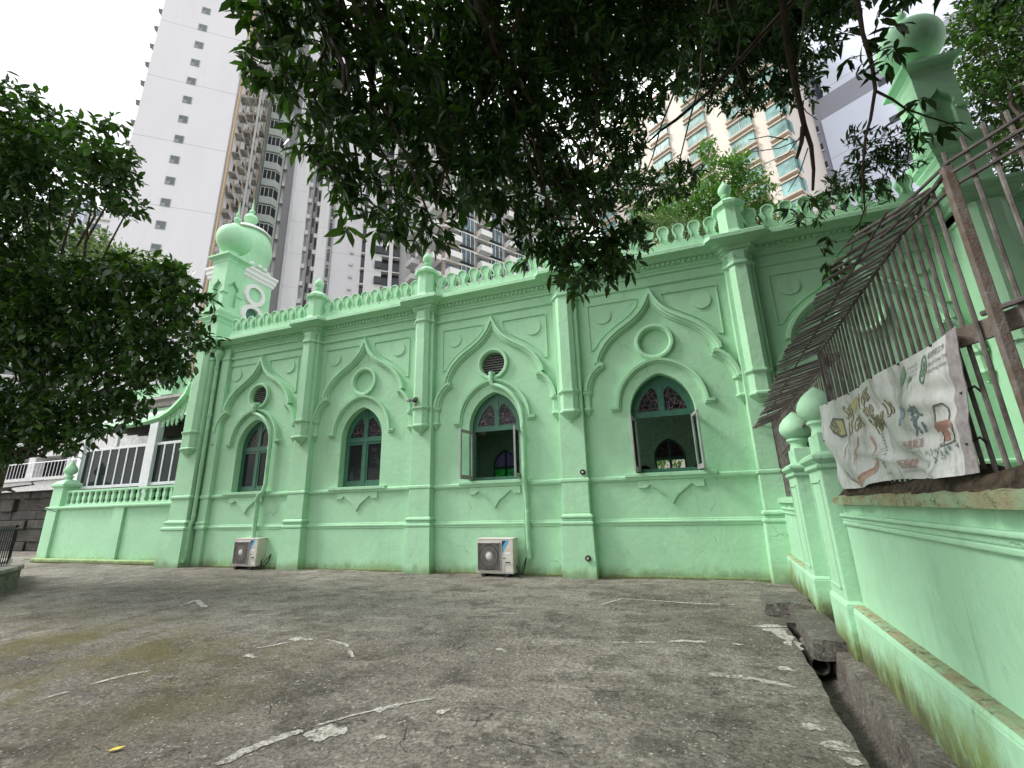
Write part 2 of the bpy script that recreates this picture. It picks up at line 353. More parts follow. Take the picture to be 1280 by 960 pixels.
# ------------------------------------------------------------------ ground
def hgt(x,y):
    return .010*math.sin(x*1.3+.7*y)+.008*math.sin(y*2.1-x*.6+1)+.006*math.sin(3.3*x+2.2*y)
def frange(a,b,n): return [a+(b-a)*i/n for i in range(n+1)]
def make_ground():
    os_=[-600,-200,-90,-50,-34]+frange(-26,-12,28)[0:]+frange(-11.8,.56,100)[0:]+[.60,.90]+[1.0,1.15,1.5,2.5,4,8,20,60,200,600]
    ss=[-600,-200,-60,-20,-8]+frange(-4,11.6,130)+[12.5,14,17,20,23,26,30,40,60,90,150,300,700]
    vs=[];fs=[]
    for s in ss:
        for o in os_:
            p=so(s,o,0); near=1 if (-26<o<1.2 and -4<s<12) else 0
            z=hgt(p.x,p.y)*near
            if .55<o<1.2: z=0
            if abs(o-.60)<1e-6: q=so(s,.60+.010*math.sin(s*5.3)+.006*math.sin(s*19+1)+.004*math.sin(s*41),0); p=q; z=-.006
            vs.append((p.x,p.y,z))
    n=len(os_)
    for i in range(len(ss)-1):
        for j in range(n-1):
            if abs(os_[j]-.60)<1e-6 and ss[i]>-4.2 and ss[i+1]<7.1: continue
            fs.append((i*n+j,i*n+j+1,(i+1)*n+j+1,(i+1)*n+j))
    me=bpy.data.meshes.new('ground'); me.from_pydata(vs,[],fs); me.materials.append(M_ground)
    me.polygons.foreach_set('use_smooth',[True]*len(fs))
    o=bpy.data.objects.new('ground',me); COL.objects.link(o); tag(o,kind='structure'); return o
make_ground()
# drain channel along the wall
ch=WB()
ss=frange(-4.2,7.1,60); rings=[]
for s in ss:
    wv=.012*math.sin(s*5)+.01*math.sin(s*11.3)
    rings.append([(s,.555,-.03),(s,.60+.03,-.10),(s,.615+wv,-.24),(s,.66,-.30),(s,.80+wv,-.31),(s,.87,-.26),(s,.885+wv,-.10),(s,.905+wv,.012),(s,1.0,.02),(s,1.06,.025)])
ch.ring(rings,cap=False,close=False)
ch.box(7.05,7.12,.58,1.0,-.35,.0)
tag(ch.build('drain_channel',M_drain,smooth=True),kind='structure')
from mathutils import noise as mnoise
def patch(pts,wid,name='cement_patch',seed=0):
    "ragged strip of cement, a thin sheet 5 mm above the floor, broken where it has worn away"
    tot=[0]
    for a,b in zip(pts,pts[1:]): tot.append(tot[-1]+math.dist(a,b))
    st=.016; n=max(8,int(tot[-1]/st)); m=MB(); prev=None
    for i in range(n+1):
        t=tot[-1]*i/n; k=max(j for j in range(len(pts)-1) if tot[j]<=t+1e-9); a,b=pts[k],pts[k+1]; q=(t-tot[k])/max(1e-6,tot[k+1]-tot[k])
        x=a[0]+(b[0]-a[0])*q; y=a[1]+(b[1]-a[1])*q; dx,dy=b[0]-a[0],b[1]-a[1]; l=math.hypot(dx,dy); nx,ny=-dy/l,dx/l
        off=.05*mnoise.noise(Vector((t*1.7,seed*3.1,0))); x+=nx*off; y+=ny*off
        W=1.45*(wid(t/tot[-1]) if callable(wid) else wid); e=min(1,(i+.3)*st/(.8*W),(n-i+.3)*st/(.8*W)); e=math.sqrt(max(0,e)); cur=[]
        worn=mnoise.noise(Vector((t*4.0,seed*7.7,5)))
        for S in (1,-1):
            j=.34*mnoise.noise(Vector((t*9,seed+S*9,1)))+.30*mnoise.noise(Vector((t*28,seed+S*5,2)))+.22*mnoise.noise(Vector((t*70,seed+S*3,2)))
            ww=W*(.5+j)*e
            if worn<-.28: ww=.0015
            ww=max(.0015,ww); px,py=x+nx*ww*S,y+ny*ww*S; cur.append((px,py,hgt(px,py)+.006))
        if prev: m.add([prev[0],prev[1],cur[1],cur[0]],[(0,1,2,3)])
        prev=cur
    return tag(m.build(name,M_cement),kind='structure')
def G(px,py,z=0.0):
    "point of the courtyard floor measured on the photograph"
    c=Vector(((px-640)/553.8,-(py-480)/553.8,1)); d=r2*c.x+u2*c.y+f; t=(z-1.5)/d.z; return (d.x*t,d.y*t)
lines=[([(270,958),(335,930),(395,905)],.055),([(395,905),(440,893),(500,880),(545,872)],.02),([(320,811),(365,803),(375,799)],.035),([(52,876),(85,867)],.03),([(112,858),(150,848),(188,839)],.035),
 ([(765,806),(850,801),(930,806)],.045),([(885,840),(940,846),(995,857)],.055),([(750,756),(775,748),(840,751),(920,756)],.035),([(405,800),(430,806),(448,822)],.03),
 ([(60,732),(95,727)],.03),([(130,730),(160,722),(205,719)],.035),([(225,757),(245,750),(258,760)],.06),([(300,772),(330,766)],.05),([(430,712),(400,713),(372,718)],.08),([(600,770),(650,768)],.03),([(880,725),(945,730)],.05)]
for i,(pp,wd) in enumerate(lines): patch([G(*q) for q in pp],wd,seed=i)
blobs=[((380,917),(440,914),.17),((362,800),(392,800),.10),((955,778),(990,800),.20),((985,800),(1000,812),.12),((1000,905),(1032,912),.13),((975,832),(995,838),.10),((450,893),(500,880),.08),((310,818),(322,822),.05),((620,812),(632,816),.05),((545,893),(562,888),.05),((470,925),(485,915),.06),((1040,925),(1065,958),.10)]
for i,(a,b,wd) in enumerate(blobs): patch([G(*a),G(*b)],(lambda W:(lambda t:W*(1+.6*math.sin(7*t))))(wd),seed=50+i)
# ------------------------------------------------------------------ MOSQUE
C=[-.10-4.02*k for k in range(4)]          # window bay centres (0 is the one at right)
CB=[3.90]                             # blind bay right of the corner
BX=[1.86-3.975*k for k in range(4)]          # buttresses
mq=thing('mosque',(-4,15.9,0),'mint green mosque with ogee window arches, pierced parapet and onion domed corner minarets','mosque')
def arch(c,w,z0,zs,za,n=12):
    h=za-zs; rr=(w*w+h*h)/(2*w); cx=rr-w; pts=[(c-w,z0),(c+w,z0)]
    a1=math.atan2(h,cx)
    L=[]
    for i in range(n+1):
        a=a1*i/n; L.append((c-cx+rr*math.cos(a),zs+rr*math.sin(a)))
    pts+=L; pts+=[(2*c-x,z) for x,z in reversed(L[:-1])]
    return pts
def archcurve(c,w,zs,za,n=12):
    h=za-zs; rr=(w*w+h*h)/(2*w); cx=rr-w; a1=math.atan2(h,cx)
    L=[(c-cx+rr*math.cos(a1*i/n),zs+rr*math.sin(a1*i/n)) for i in range(n+1)]
    return L+[(2*c-x,z) for x,z in reversed(L[:-1])]     # right foot over apex to left foot
def circ(c,z,r,n=28): return [(c+r*math.cos(2*PI*i/n),z+r*math.sin(2*PI*i/n)) for i in range(n)]
# front wall with openings
wall=MB(); holes=[]
for k,c in enumerate(C):
    holes.append(arch(c,.68,2.12,3.45,4.33)); holes.append(circ(c,5.08,.33))
wall.prism([[(-15.0,-.2),(11.5,-.2),(11.5,6.95),(-15.0,6.95)]]+holes,D,D+.38)
wall.box(-15.0,6.5,D+.02,D+.36,6.95,7.22); wall.build('front_wall',M_mint,mq,bev=.012)
for k,c in enumerate(C+CB):   # closed rosettes in bays without louvres
    if k in (0,2): MB().lathe([(.0,0),(.325,0),(.325,.05),(0,.05)],(0,0,0),28); 
rb=MB()
for k in (0,2): rb.prism([circ(C[k],5.08,.36)],D+.07,D+.12)
rb.each('rosette_backing',M_mint,mq)
# other walls, floor and roof so that the hall is a real room
ow=MB(); YB=21.6
backholes=[]
for k,c in enumerate(C): backholes.append(arch(c,.68,2.12,3.45,4.33)); 
ow.prism([[(-15.0,-.2),(6.5,-.2),(6.5,7.2),(-15.0,7.2)]]+backholes,YB,YB+.35)
ow.box(-15.0,-14.65,D+.4,YB,0,7.2); ow.prism([[(D+.4,0),(YB,0),(YB,7.2),(D+.4,7.2)]]+[arch(q,.68,2.12,3.45,4.33) for q in (12.5,15.2,18.6)],6.1,6.5,lambda x,y,z:(y,x,z)); ow.box(6.5,11.5,D+.4,D+3,0,7.2)  # side wall arches are unseen openings added to let daylight into the hall
ow.build('rear_and_side_wall',M_int,mq)
MB().box(-15.0,-7.5,D+.4,YB,7.0,7.2).box(-1.5,6.5,D+.4,YB,7.0,7.2).box(-7.5,-1.5,D+.4,15.2,7.0,7.2).box(-7.5,-1.5,17.6,YB,7.0,7.2).build('roof_slab',M_int,mq)  # slab pieces leave an unseen opening, added to light the hall from above
MB().box(-14.6,6.0,D+.4,YB,.55,.6).build('hall_floor',M_intf,mq)
# back windows
for k,c in enumerate(C):
    fr=MB(); fr.prism([arch(c,.70,2.10,3.45,4.35),arch(c,.60,2.2,3.45,4.24)],YB+.12,YB+.18)
    fr.box(c-.05,c+.05,YB+.11,YB+.19,2.1,4.25); fr.box(c-.65,c+.65,YB+.105,YB+.195,3.35,3.48); fr.box(c-.62,c+.62,YB+.107,YB+.193,2.10,2.22)
    wn=fr.build('rear_window',M_frame,mq)
    up=MB().prism([arch(c,.62,3.4,3.45,4.26)],YB+.14,YB+.15).build('stained_pane',M_blueglass if k in (1,2) else M_stain,wn)
    if k==2: MB().prism([[(c-.6,2.2),(c+.6,2.2),(c+.6,3.4),(c-.6,3.4)]],YB+.14,YB+.15).build('green_pane',M_greenglass,wn)
nic=MB()
for c in (-1.25,1.15,-2.6):
    nic.prism([arch(c,.36,2.0,2.75,3.15)],YB-.03,YB-.004)
nic.each('niche',M_dark,mq)
rg=MB(); rg.sweep(circ(C[0],5.05,.42),[(-.05,0),(-.05,.06),(.05,.06),(.05,0)],YB-.005,closed=True); rg.build('interior_rosette',M_int,mq)
# plinth mouldings, sill band, string course
def band(mb,x0,x1,prof,y=D):
    "prof: (protrusion,z) closed against the wall"
    pts=[(x0,y-p,z) for p,z in prof]; q=[(x1,y-p,z) for p,z in prof]; mb.ring([pts,q])
gaps=[]; edges=[-14.95]+[x for b in reversed(BX) for x in (b-.33,b+.33)]+[11.4]
plm=MB(); sil=MB(); stc=MB(); cor=MB(); 
PL=[(0,1.02),(.035,1.04),(.035,1.08),(.055,1.095),(.055,1.125),(.03,1.14),(.03,1.165),(0,1.18)]
SI=[(0,1.93),(.02,1.95),(.05,1.97),(.07,2.0),(.07,2.05),(0,2.08)]
ST_=[(0,6.46),(.03,6.47),(.055,6.49),(.055,6.52),(.03,6.545),(0,6.55)]
CO=[(0,6.74),(.045,6.75),(.045,6.80),(.08,6.83),(.08,6.87),(.12,6.88),(.12,6.965),(.19,6.985),(.24,7.03),(.40,7.06),(.40,7.15),(.34,7.19),(0,7.22)]
segs=[(-14.0,BX[3]-.36+.0)] if False else []
xs=[-14.95]+[x for b in reversed(BX) for x in (b-.30,b+.30)]+[5.75]
for i in range(0,len(xs),2):
    a,b=xs[i],xs[i+1]
    if b-a<.05: continue
    band(plm,a,b,PL); band(sil,a,b,SI); band(stc,a,b,ST_); band(cor,a,b,CO)
band(plm,6.5,11.4,PL); band(sil,6.5,11.4,SI); band(stc,6.5,11.4,ST_); 
plm.box(-15.0,11.4,D-.02,D,-.1,1.03)
plm.build('plinth_moulding',M_mint,mq,bev=.006); sil.build('sill_band',M_mint2,mq,bev=.006); stc.build('string_course',M_mint2,mq); 
dn=MB(); x=-14.9
while x<5.8:
    if all(abs(x+.03-b)>.36 for b in BX): cor.box(x,x+.055,D-.165,D-.118,6.895,6.955)
    x+=.115
cor.build('cornice',M_mint2,mq)
cp=MB(); band(cp,6.5,11.4,[(0,6.95),(.06,6.97),(.12,7.05),(.12,7.15),(0,7.2)]); cp.build('low_coping',M_mint2,mq)
# ogee mouldings and spandrel ornaments, one set per bay
OG=[(0,6.25),(.07,6.08),(.16,5.93),(.30,5.765),(.44,5.655),(.60,5.55),(.78,5.44),(.95,5.31),(1.10,5.16),(1.22,4.98),(1.30,4.80),(1.31,4.70)]
LB=[(1.20,4.655),(1.31,4.60),(1.43,4.49),(1.52,4.34),(1.58,4.18),(1.60,4.04)]
def rib(mb,c,path,prof):
    mb.sweep([(c+x,z) for x,z in path],prof,D); mb.sweep([(c-x,z) for x,z in reversed(path)],prof,D)
def offs(path,d):
    o=[]
    for i,p in enumerate(path):
        a=path[max(i-1,0)];b=path[min(i+1,len(path)-1)]; dx,dz=b[0]-a[0],b[1]-a[1]; L=math.hypot(dx,dz); o.append((p[0]-dz/L*d,p[1]+dx/L*d))
    return o
def ogee_set(c,parent):
    m=MB()
    P1=[(-.09,0),(-.09,.04),(-.055,.05),(-.05,.10),(-.005,.11),(.005,.155),(.07,.16),(.08,0)]
    # right half travels downwards: left normal is outward(up-right)
    full=[(-x,z) for x,z in reversed(OG)]+OG[1:]
    m.sweep([(c+x,z) for x,z in full],P1,D)
    m.sweep([(c+x,z) for x,z in LB],P1,D); m.sweep([(c-x,z) for x,z in reversed(LB)],P1,D)
    # short return at the cusp
    for sg in (1,-1): m.box(c+sg*1.26-.075,c+sg*1.26+.075,D-.15,D,4.62,4.69)
    o=m.build('ogee_moulding',M_mint2,parent,smooth=True,auto=35)
    t=MB(); q=[(-.013,0),(-.013,.030),(.013,.030),(.013,0)]
    for sg in (1,-1):
        cv=offs([p for p in OG if .12<p[0]<1.25],.19)
        cv=[(x,z) for x,z in cv if z<6.22 and x<1.40]
        path=[(c+sg*x,z) for x,z in [(1.47,cv[-1][1]-.02),(1.47,6.24),(cv[0][0]-.03,6.24)]+cv+[(1.47,cv[-1][1]-.02)]]
        t.sweep(path,[(a*sg,b) for a,b in q],D)
        t.prism([circ(c+sg*1.12,5.92,.205)],D-.032,D)
    t.build('spandrel_panel',M_mint2,parent,bev=.004)
    k=MB()
    for sg in (1,-1):
        x=c+sg*1.63
        oct_corbel(k,x,.095,.10,4.05,3.42,D)
    k.each('small_corbel',M_mint2,parent,smooth=True,auto=30)
def oct_pts(x,w,p,z,y=D,g=0.0):
    w+=g;p+=g
    return [(x-w,y,z),(x-w,y-p*.45,z),(x-w*.55,y-p,z),(x+w*.55,y-p,z),(x+w,y-p*.45,z),(x+w,y,z)]
def oct_corbel(mb,x,w,p,zt,zb,y):
    h=zt-zb
    L=[(.0,zt+.0),(.035,zt-.01),(.035,zt-.05),(.01,zt-.075),(-.012,zt-.11),(-.012,zb+.30*h+.06),(.02,zb+.30*h+.035),(.02,zb+.30*h),(-.01,zb+.30*h-.03),(-.45*w,zb+.14*h),(-.86*w,zb+.07*h),(-.84*w,zb+.055*h),(-.78*w,zb+.03*h),(-.95*w,zb)]
    rings=[]
    for g,z in L:
        ww=max(.004,w+g); pp=max(.004,p*(ww/w) if g<0 else p+g)
        rings.append([(x-ww,y,z),(x-ww,y-pp*.45,z),(x-ww*.55,y-pp,z),(x+ww*.55,y-pp,z),(x+ww,y-pp*.45,z),(x+ww,y,z)])
    mb.ring(rings)
for c in C+CB: ogee_set(c,mq)
# hood mouldings, rosette rings, aprons, sills
for k,c in enumerate(C+CB):
    if k<4:
        m=MB(); P2=[(-.055,0),(-.055,.045),(-.02,.05),(-.015,.095),(.045,.105),(.05,0)]
        P2b=[(-.11,.0),(-.11,.022),(-.045,.024),(-.045,0)]
        cv=archcurve(c,.93,3.60,4.63); path=[(c+1.10,3.585)]+[(c+.935,3.585)]+cv[1:-1]+[(c-.935,3.585),(c-1.10,3.585)]
        m.sweep([(x,z) for x,z in path],[( -a,b) for a,b in P2],D)
        m.build('hood_moulding',M_mint2,mq,smooth=True,auto=30)
        m=MB(); m.prism([[(c-.93,2.035),(c+.93,2.035),(c+.93,2.115),(c-.93,2.115)]],D-.105,D+.02)
        m.build('window_sill',M_mint2,mq,bev=.01)
        A=[(.66,1.955),(.66,1.80),(.50,1.80),(.42,1.87),(.31,1.79),(.20,1.70),(.13,1.66),(.06,1.55),(0,1.47)]
        m=MB(); m.prism([[(c+x,z) for x,z in A]+[(c-x,z) for x,z in reversed(A[:-1])]],D-.045,D); m.build('sill_apron',M_mint2,mq,bev=.004)
    m=MB(); m.sweep(circ(c,5.08,.385),[(.06,0),(.055,.045),(.02,.085),(-.03,.085),(-.055,.03),(-.055,-.05),(.0,-.05)],D,closed=True)
    m.build('rosette_ring',M_mint2,mq,smooth=True,auto=35)
    if k in (1,3):
        m=MB()
        for i in range(9):
            z=4.80+i*.068; hw=math.sqrt(max(.001,.325**2-(z-5.08)**2)); m.add([(c-hw,D+.06,z),(c+hw,D+.06,z),(c+hw,D+.11,z+.045),(c-hw,D+.11,z+.045),(c-hw,D+.068,z-.008),(c+hw,D+.068,z-.008),(c+hw,D+.118,z+.037),(c-hw,D+.118,z+.037)],[(0,1,2,3),(4,7,6,5),(0,4,5,1),(3,2,6,7),(0,3,7,4),(1,5,6,2)])
        lv=m.build('louvre',simple('louvre_metal',(.20,.20,.19),.5),mq)
        MB().prism([circ(c,5.08,.34)],D+.2,D+.21).build('louvre_backing',M_dark,lv)
# buttresses: part with corbelled shaft, cornice return, post and finial; the same mesh repeated
def buttress(x,parent):
    m=MB(); w=.29; p=.20
    m.frust((x-.375,x+.375,D-.285,D+.02,-.1),(x-.345,x+.345,D-.265,D+.02,1.06))
    m.steps(x-.30,x+.30,D-.22,D+.05,[(.045,1.06),(.06,1.08),(.06,1.13),(.03,1.15),(.03,1.20),(.055,1.22),(.055,1.26),(.0,1.31)])
    m.box(x-.30,x+.30,D-.22,D+.02,1.31,1.98)
    m.steps(x-w,x+w,D-p,D+.05,[(.015,1.975),(.035,1.99),(.035,2.05),(.0,2.08)])
    m.box(x-w,x+w,D-p,D+.02,2.08,6.8)
    b=m.build('buttress',M_mint,parent,bev=.012)
    s=MB(); y=D-p+.003
    oct_corbel(s,x,.215,.20,4.08,3.33,y)
    s.build('corbel',M_mint2,b,smooth=True,auto=30)
    s=MB(); s.ring([oct_pts(x,.205,.19,z,y) for z in (4.07,6.80)])
    for zc in (6.50,): s.ring([oct_pts(x,.205,.19,z,y,g) for g,z in ((0,zc-.05),(.04,zc-.02),(.04,zc+.03),(0,zc+.06))])
    s.ring([[(x-w-g,D,z),(x-w-g,D-p-g,z),(x+w+g,D-p-g,z),(x+w+g,D,z)] for g,z in ((0,6.45),(.03,6.48),(.03,6.53),(0,6.56))])
    s.build('shaft',M_mint2,b,bev=.006)
    t=MB(); 
    def wrap(g,z): 
        W=.34+g; return [(x-W,D,z),(x-W,D-.18-g,z),(x-W+.10,D-.30-g,z),(x+W-.10,D-.30-g,z),(x+W,D-.18-g,z),(x+W,D,z)]
    L=[(p_ -.08,z) for p_,z in CO[1:-1]]
    t.ring([wrap(g*.95,z) for g,z in L]+[wrap(-.05,7.23)])
    t.build('cornice_return',M_mint2,b,bev=.005)
    q=MB(); yc=D-.12
    def octa(rr,z): return [(x+rr*math.cos(PI/8+PI/4*i),yc+rr*math.sin(PI/8+PI/4*i),z) for i in range(8)]
    q.ring([octa(a,z) for a,z in ((.34,7.2),(.34,7.27),(.29,7.31),(.27,7.37),(.265,7.93),(.285,7.96),(.35,7.99),(.36,8.07),(.30,8.11),(.15,8.24),(.10,8.26))])
    po=q.build('parapet_post',M_mint2,b,bev=.006)
    g=MB(); g.lathe([(.085,8.22),(.07,8.28),(.06,8.31),(.10,8.34),(.105,8.37),(.075,8.40),(.125,8.45),(.145,8.52),(.135,8.59),(.09,8.66),(.035,8.73),(.012,8.79),(.0,8.81)],(x,yc,0),18)
    g.build('finial',M_mint2,b,smooth=True)
    return b
b0=buttress(BX[0],mq)
for x in BX[1:]: copy_tree(b0,mq,(x-BX[0],0,0))
# pierced parapet between posts: rows of bulb-headed merlons
def merlon(c,z0=7.42):
    P=[(-.172,z0-.02),(-.168,z0+.03),(-.135,z0+.07),(-.090,z0+.12),(-.072,z0+.18),(-.085,z0+.24),(-.118,z0+.31),(-.130,z0+.38),(-.11,z0+.45),(-.06,z0+.495),(0,z0+.505)]
    return [(c+x,z) for x,z in P]+[(c-x,z) for x,z in reversed(P[:-1])]
def parapet(x0,x1,parent,y0=D-.10,y1=D+.06):
    m=MB(); m.box(x0,x1,y0-.02,y1+.02,7.2,7.40); n=max(1,round((x1-x0)/.345)); st=(x1-x0)/n
    for i in range(n): m.prism([merlon(x0+st*(i+.5))],y0,y1)
    # raised rims on the heads
    for i in range(n):
        c=x0+st*(i+.5); P=[p for p in merlon(c)][3:-3]
        m.sweep(P,[(-.020,-.02),(-.020,.028),(.016,.028),(.016,-.02)],y0)
    return m.build('parapet',M_mint2,parent,bev=.008)
p0=parapet(BX[1]+.24,BX[0]-.24,mq)
for k in (1,2): 
    c_=p0.copy(); COL.objects.link(c_); c_.parent=mq; c_.location=(-3.975*k,0,0)
parapet(-13.75,BX[3]-.24,mq); parapet(BX[0]+.24,5.35,mq)
# left edge pilaster beside the minaret
m=MB(); xl=-13.78
m.box(xl-.17,xl+.17,D-.12,D+.02,0,6.9); m.steps(xl-.17,xl+.17,D-.12,D+.03,[(.03,1.05),(.05,1.08),(.05,1.13),(.02,1.18),(.04,1.25),(0,1.30)])
m.steps(xl-.17,xl+.17,D-.12,D+.03,[(0,1.95),(.03,1.98),(.03,2.04),(0,2.07)]); m.steps(xl-.17,xl+.17,D-.12,D+.03,[(0,6.45),(.03,6.48),(.03,6.53),(0,6.56)])
m.build('end_pilaster',M_mint,mq,bev=.01)
# corner minarets
def minaret(cx,cy,parent,pierhw=.40,dz=0.0,bx=0.0):
    fy=cy-.45
    m=MB(); h=pierhw; cx0=cx; cx=cx+(.09 if cx<0 else 0)
    m.box(cx-h,cx+h,fy,cy+.5,-.1,7.0)
    m.steps(cx-h,cx+h,fy,cy+.5,[(.12,-.1),(.10,1.04),(.12,1.06),(.12,1.12),(.05,1.16),(.05,1.22),(.08,1.25),(.08,1.29),(.0,1.34)])
    m.steps(cx-h,cx+h,fy,cy+.5,[(0,1.96),(.04,1.99),(.04,2.05),(0,2.08)])
    m.steps(cx-h,cx+h,fy,cy+.5,[(0,6.45),(.03,6.48),(.03,6.53),(0,6.56),(0,6.74),(.045,6.75),(.08,6.83),(.12,6.88),(.17,6.99),(.25,7.07),(.25,7.15),(.02,7.2)])
    t=m.build('minaret',M_mint,parent,bev=.01)
    k=MB(); oct_corbel(k,cx,.32,.16,4.08,3.25,fy+.003); k.ring([oct_pts(cx,.31,.15,z,fy+.003) for z in (4.07,6.78)]); k.build('corbel',M_mint2,t,bev=.006)
    cx=cx0; u_=MB(); s=.37
    u_.box(cx-s,cx+s,cy-s,cy+s,7.15,8.1)
    u_.steps(cx-s,cx+s,cy-s,cy+s,[(0,7.9),(.04,7.98),(.04,8.04),(.11,8.12),(.11,8.18),(.14,8.28),(.14,8.36),(.02,8.44)])
    s=.35; g0=.10
    u_.box(cx-s+g0,cx+s-g0,cy-s+g0,cy+s-g0,8.4,9.9+dz)
    nich=[(-.16,8.62),(-.16,9.22),(-.20,9.27),(-.215,9.36),(-.18,9.44),(-.11,9.50),(-.05,9.56),(0,9.66)]
    nn=nich+[(-x,z) for x,z in reversed(nich[:-1])]
    for a in range(4):
        ca,sa=math.cos(a*PI/2),math.sin(a*PI/2)
        fn=lambda x,y,z,ca=ca,sa=sa:(cx+x*ca-y*sa,cy+x*sa+y*ca,z)
        hw=s if a%2==0 else s-g0
        u_.prism([[(-hw,8.42),(hw,8.42),(hw,9.92+dz),(-hw,9.92+dz)],nn],-s,-s+g0,fn)
        for sg in (-1,1):
            xx=sg*.275; q=[(xx-.09,9.08),(xx+.09,9.08),(xx+.10,9.14),(xx-.10,9.14)]; u_.prism([q],-s-.045,-s,fn)
    u_.steps(cx-s,cx+s,cy-s,cy+s,[(0.004,9.88+dz),(.03,9.95+dz),(.03,10.0+dz),(.09,10.06+dz),(.155,10.10+dz),(.155,10.17+dz),(.09,10.22+dz),(-.08,10.26+dz)])
    u_.build('minaret_top',M_mint2,t,bev=.006)
    d=MB(); n=36; prof=[(.27,10.2),(.27,10.28),(.24,10.32),(.24,10.40)]; zc=11.02
    for i in range(17):
        a=-PI/2+.42+(PI-.42-.20)*i/16; prof.append((.595*math.cos(a),zc+.60*math.sin(a)))
    prof+=[(.10,zc+.61),(.085,zc+.66)]
    d.lathe([(r_,z+dz) for r_,z in prof],(cx+bx,cy,0),n); dm=d.build('onion_dome',M_mint2,t,smooth=True,auto=50)
    g=MB(); g.lathe([(r_,z+dz-.06) for r_,z in [(.13,11.68),(.09,11.76),(.06,11.80),(.11,11.88),(.13,11.95),(.10,12.03),(.05,12.07),(.08,12.13),(.075,12.19),(.04,12.24),(.05,12.29),(.03,12.34),(.02,12.45),(.008,12.75),(0,12.8)]],(cx+bx,cy,0),16)
    g.build('finial',M_mint2,t,smooth=True)
    return t
minaret(-14.62,10.33,mq,dz=.42); minaret(6.04,10.25,mq,dz=.17)
# windows
def window(c,closed):
    y=D+.20; fr=MB()
    fr.prism([arch(c,.675,2.13,3.45,4.325),arch(c,.60,2.21,3.45,4.22)],y,y+.07)
    w_=fr.build('window_frame',M_frame,mq,bev=.005)
    tr=MB(); tr.box(c-.61,c+.61,y-.012,y+.065,3.36,3.47); tr.box(c-.055,c+.055,y-.008,y+.06,3.47,4.24)
    # solid tracery spandrels round two pointed lights
    def lgt(sg):
        pts=[(sg*.075,3.50),(sg*.53,3.50),(sg*.50,3.62),(sg*.43,3.78),(sg*.33,3.92),(sg*.20,4.05),(sg*.11,4.00),(sg*.075,3.90)]
        p=[(c+a,b) for a,b in pts]; return p
    tr.prism([arch(c,.605,3.46,3.461,4.225),lgt(1),lgt(-1)],y+.005,y+.05)
    if closed: tr.box(c-.045,c+.045,y-.01,y+.06,2.2,3.37)
    tr.build('tracery',M_frame,w_,bev=.004)
    for sg in (1,-1): MB().prism([lgt(sg)],y+.03,y+.036).build('stained_pane',M_stain,w_)
    if closed:
        for sg in (1,-1):
            a,b=(c+.045,c+.60) if sg>0 else (c-.60,c-.045)
            sa=MB(); sa.prism([[(a,2.2),(b,2.2),(b,3.36),(a,3.36)],[(a+.055,2.29),(b-.055,2.29),(b-.055,3.29),(a+.055,3.29)]],y+.006,y+.05)
            s_=sa.build('casement',M_frame,w_,bev=.004)
            MB().prism([[(a+.05,2.28),(b-.05,2.28),(b-.05,3.3),(a+.05,3.3)]],y+.03,y+.036).build('pane',M_glass,s_)
    return w_
def casement(w_,hx,hy,wid,ang,tip=0):
    "open sash: hinge at (hx,hy), swings out; ang measured from +X, clockwise towards the viewer"
    dx,dy=math.cos(ang),-math.sin(ang); nx,ny=-dy,dx
    fn=lambda x,yy,z:(hx+dx*x+nx*yy,hy+dy*x+ny*yy,z)
    s=MB(); s.prism([[(0,2.15),(wid,2.15),(wid,3.35),(0,3.35)],[(.06,2.25),(wid-.055,2.25),(wid-.055,3.28),(.06,3.28)]],-.02,.02,fn)
    o=s.build('casement',M_caser,w_,bev=.004)
    MB().prism([[(.055,2.24),(wid-.05,2.24),(wid-.05,3.29),(.055,3.29)]],-.003,.003,fn).build('pane',tintglass('clear_pane',(.82,.88,.85)),o)
    MB().box(hx-.012,hx+.012,hy-.012,hy+.012,2.4,2.5).box(hx-.012,hx+.012,hy-.012,hy+.012,3.0,3.1).build('hinge',M_black,o)
w4=window(C[0],False); w3=window(C[1],False); window(C[2],True); window(C[3],True)
casement(w4,C[0]-.60,D+.18,.56,R(97)); casement(w4,C[0]+.60,D+.18,.56,R(80))
casement(w3,C[1]-.60,D+.02,.58,R(97)); casement(w3,C[1]+.62,D+.18,.56,R(86))
# painted conduits and drain pipes fixed on the wall
def conduit(c,zend,jog):
    y=D-.11; pts=[(c-.02,D+.04,4.83),(c-.02,D-.13,4.80),(c-.02,D-.14,4.66)]
    for x,z in reversed(archcurve(c,.80,3.5,4.50)[:13]): pts.append((x,y,z))
    pts+=[(c+.80,y,3.4),(c+.80,y,2.3),(c+.80,D-.16,2.1)]
    if jog: pts+=[(c+.72,D-.20,2.02),(c+.60,D-.16,1.9),(c+.585,y,1.75),(c+.585,y,zend)]
    else: pts+=[(c+.82,D-.17,1.9),(c+.83,y,1.7),(c+.85,y,zend)]
    m=MB(); m.tube(pts,[.058]*len(pts),10)
    for q in (3.9,): m.tube([(c+.80,y,3.32),(c+.80,y,3.42)],.068,10)
    for z in (1.35,): 
        xx=pts[-1][0]; m.tube([(xx,y,z),(xx,y,z+.05)],.068,10)
    return m.build('painted_conduit',M_pipe,mq,smooth=True)
conduit(C[1],.36,False); conduit(C[3],.74,True)
m=MB(); m.tube([(C[1]+.74,D-.05,1.98),(C[1]+.74,D-.05,.55)],.012,6); m.build('thin_conduit',M_pipe,mq)
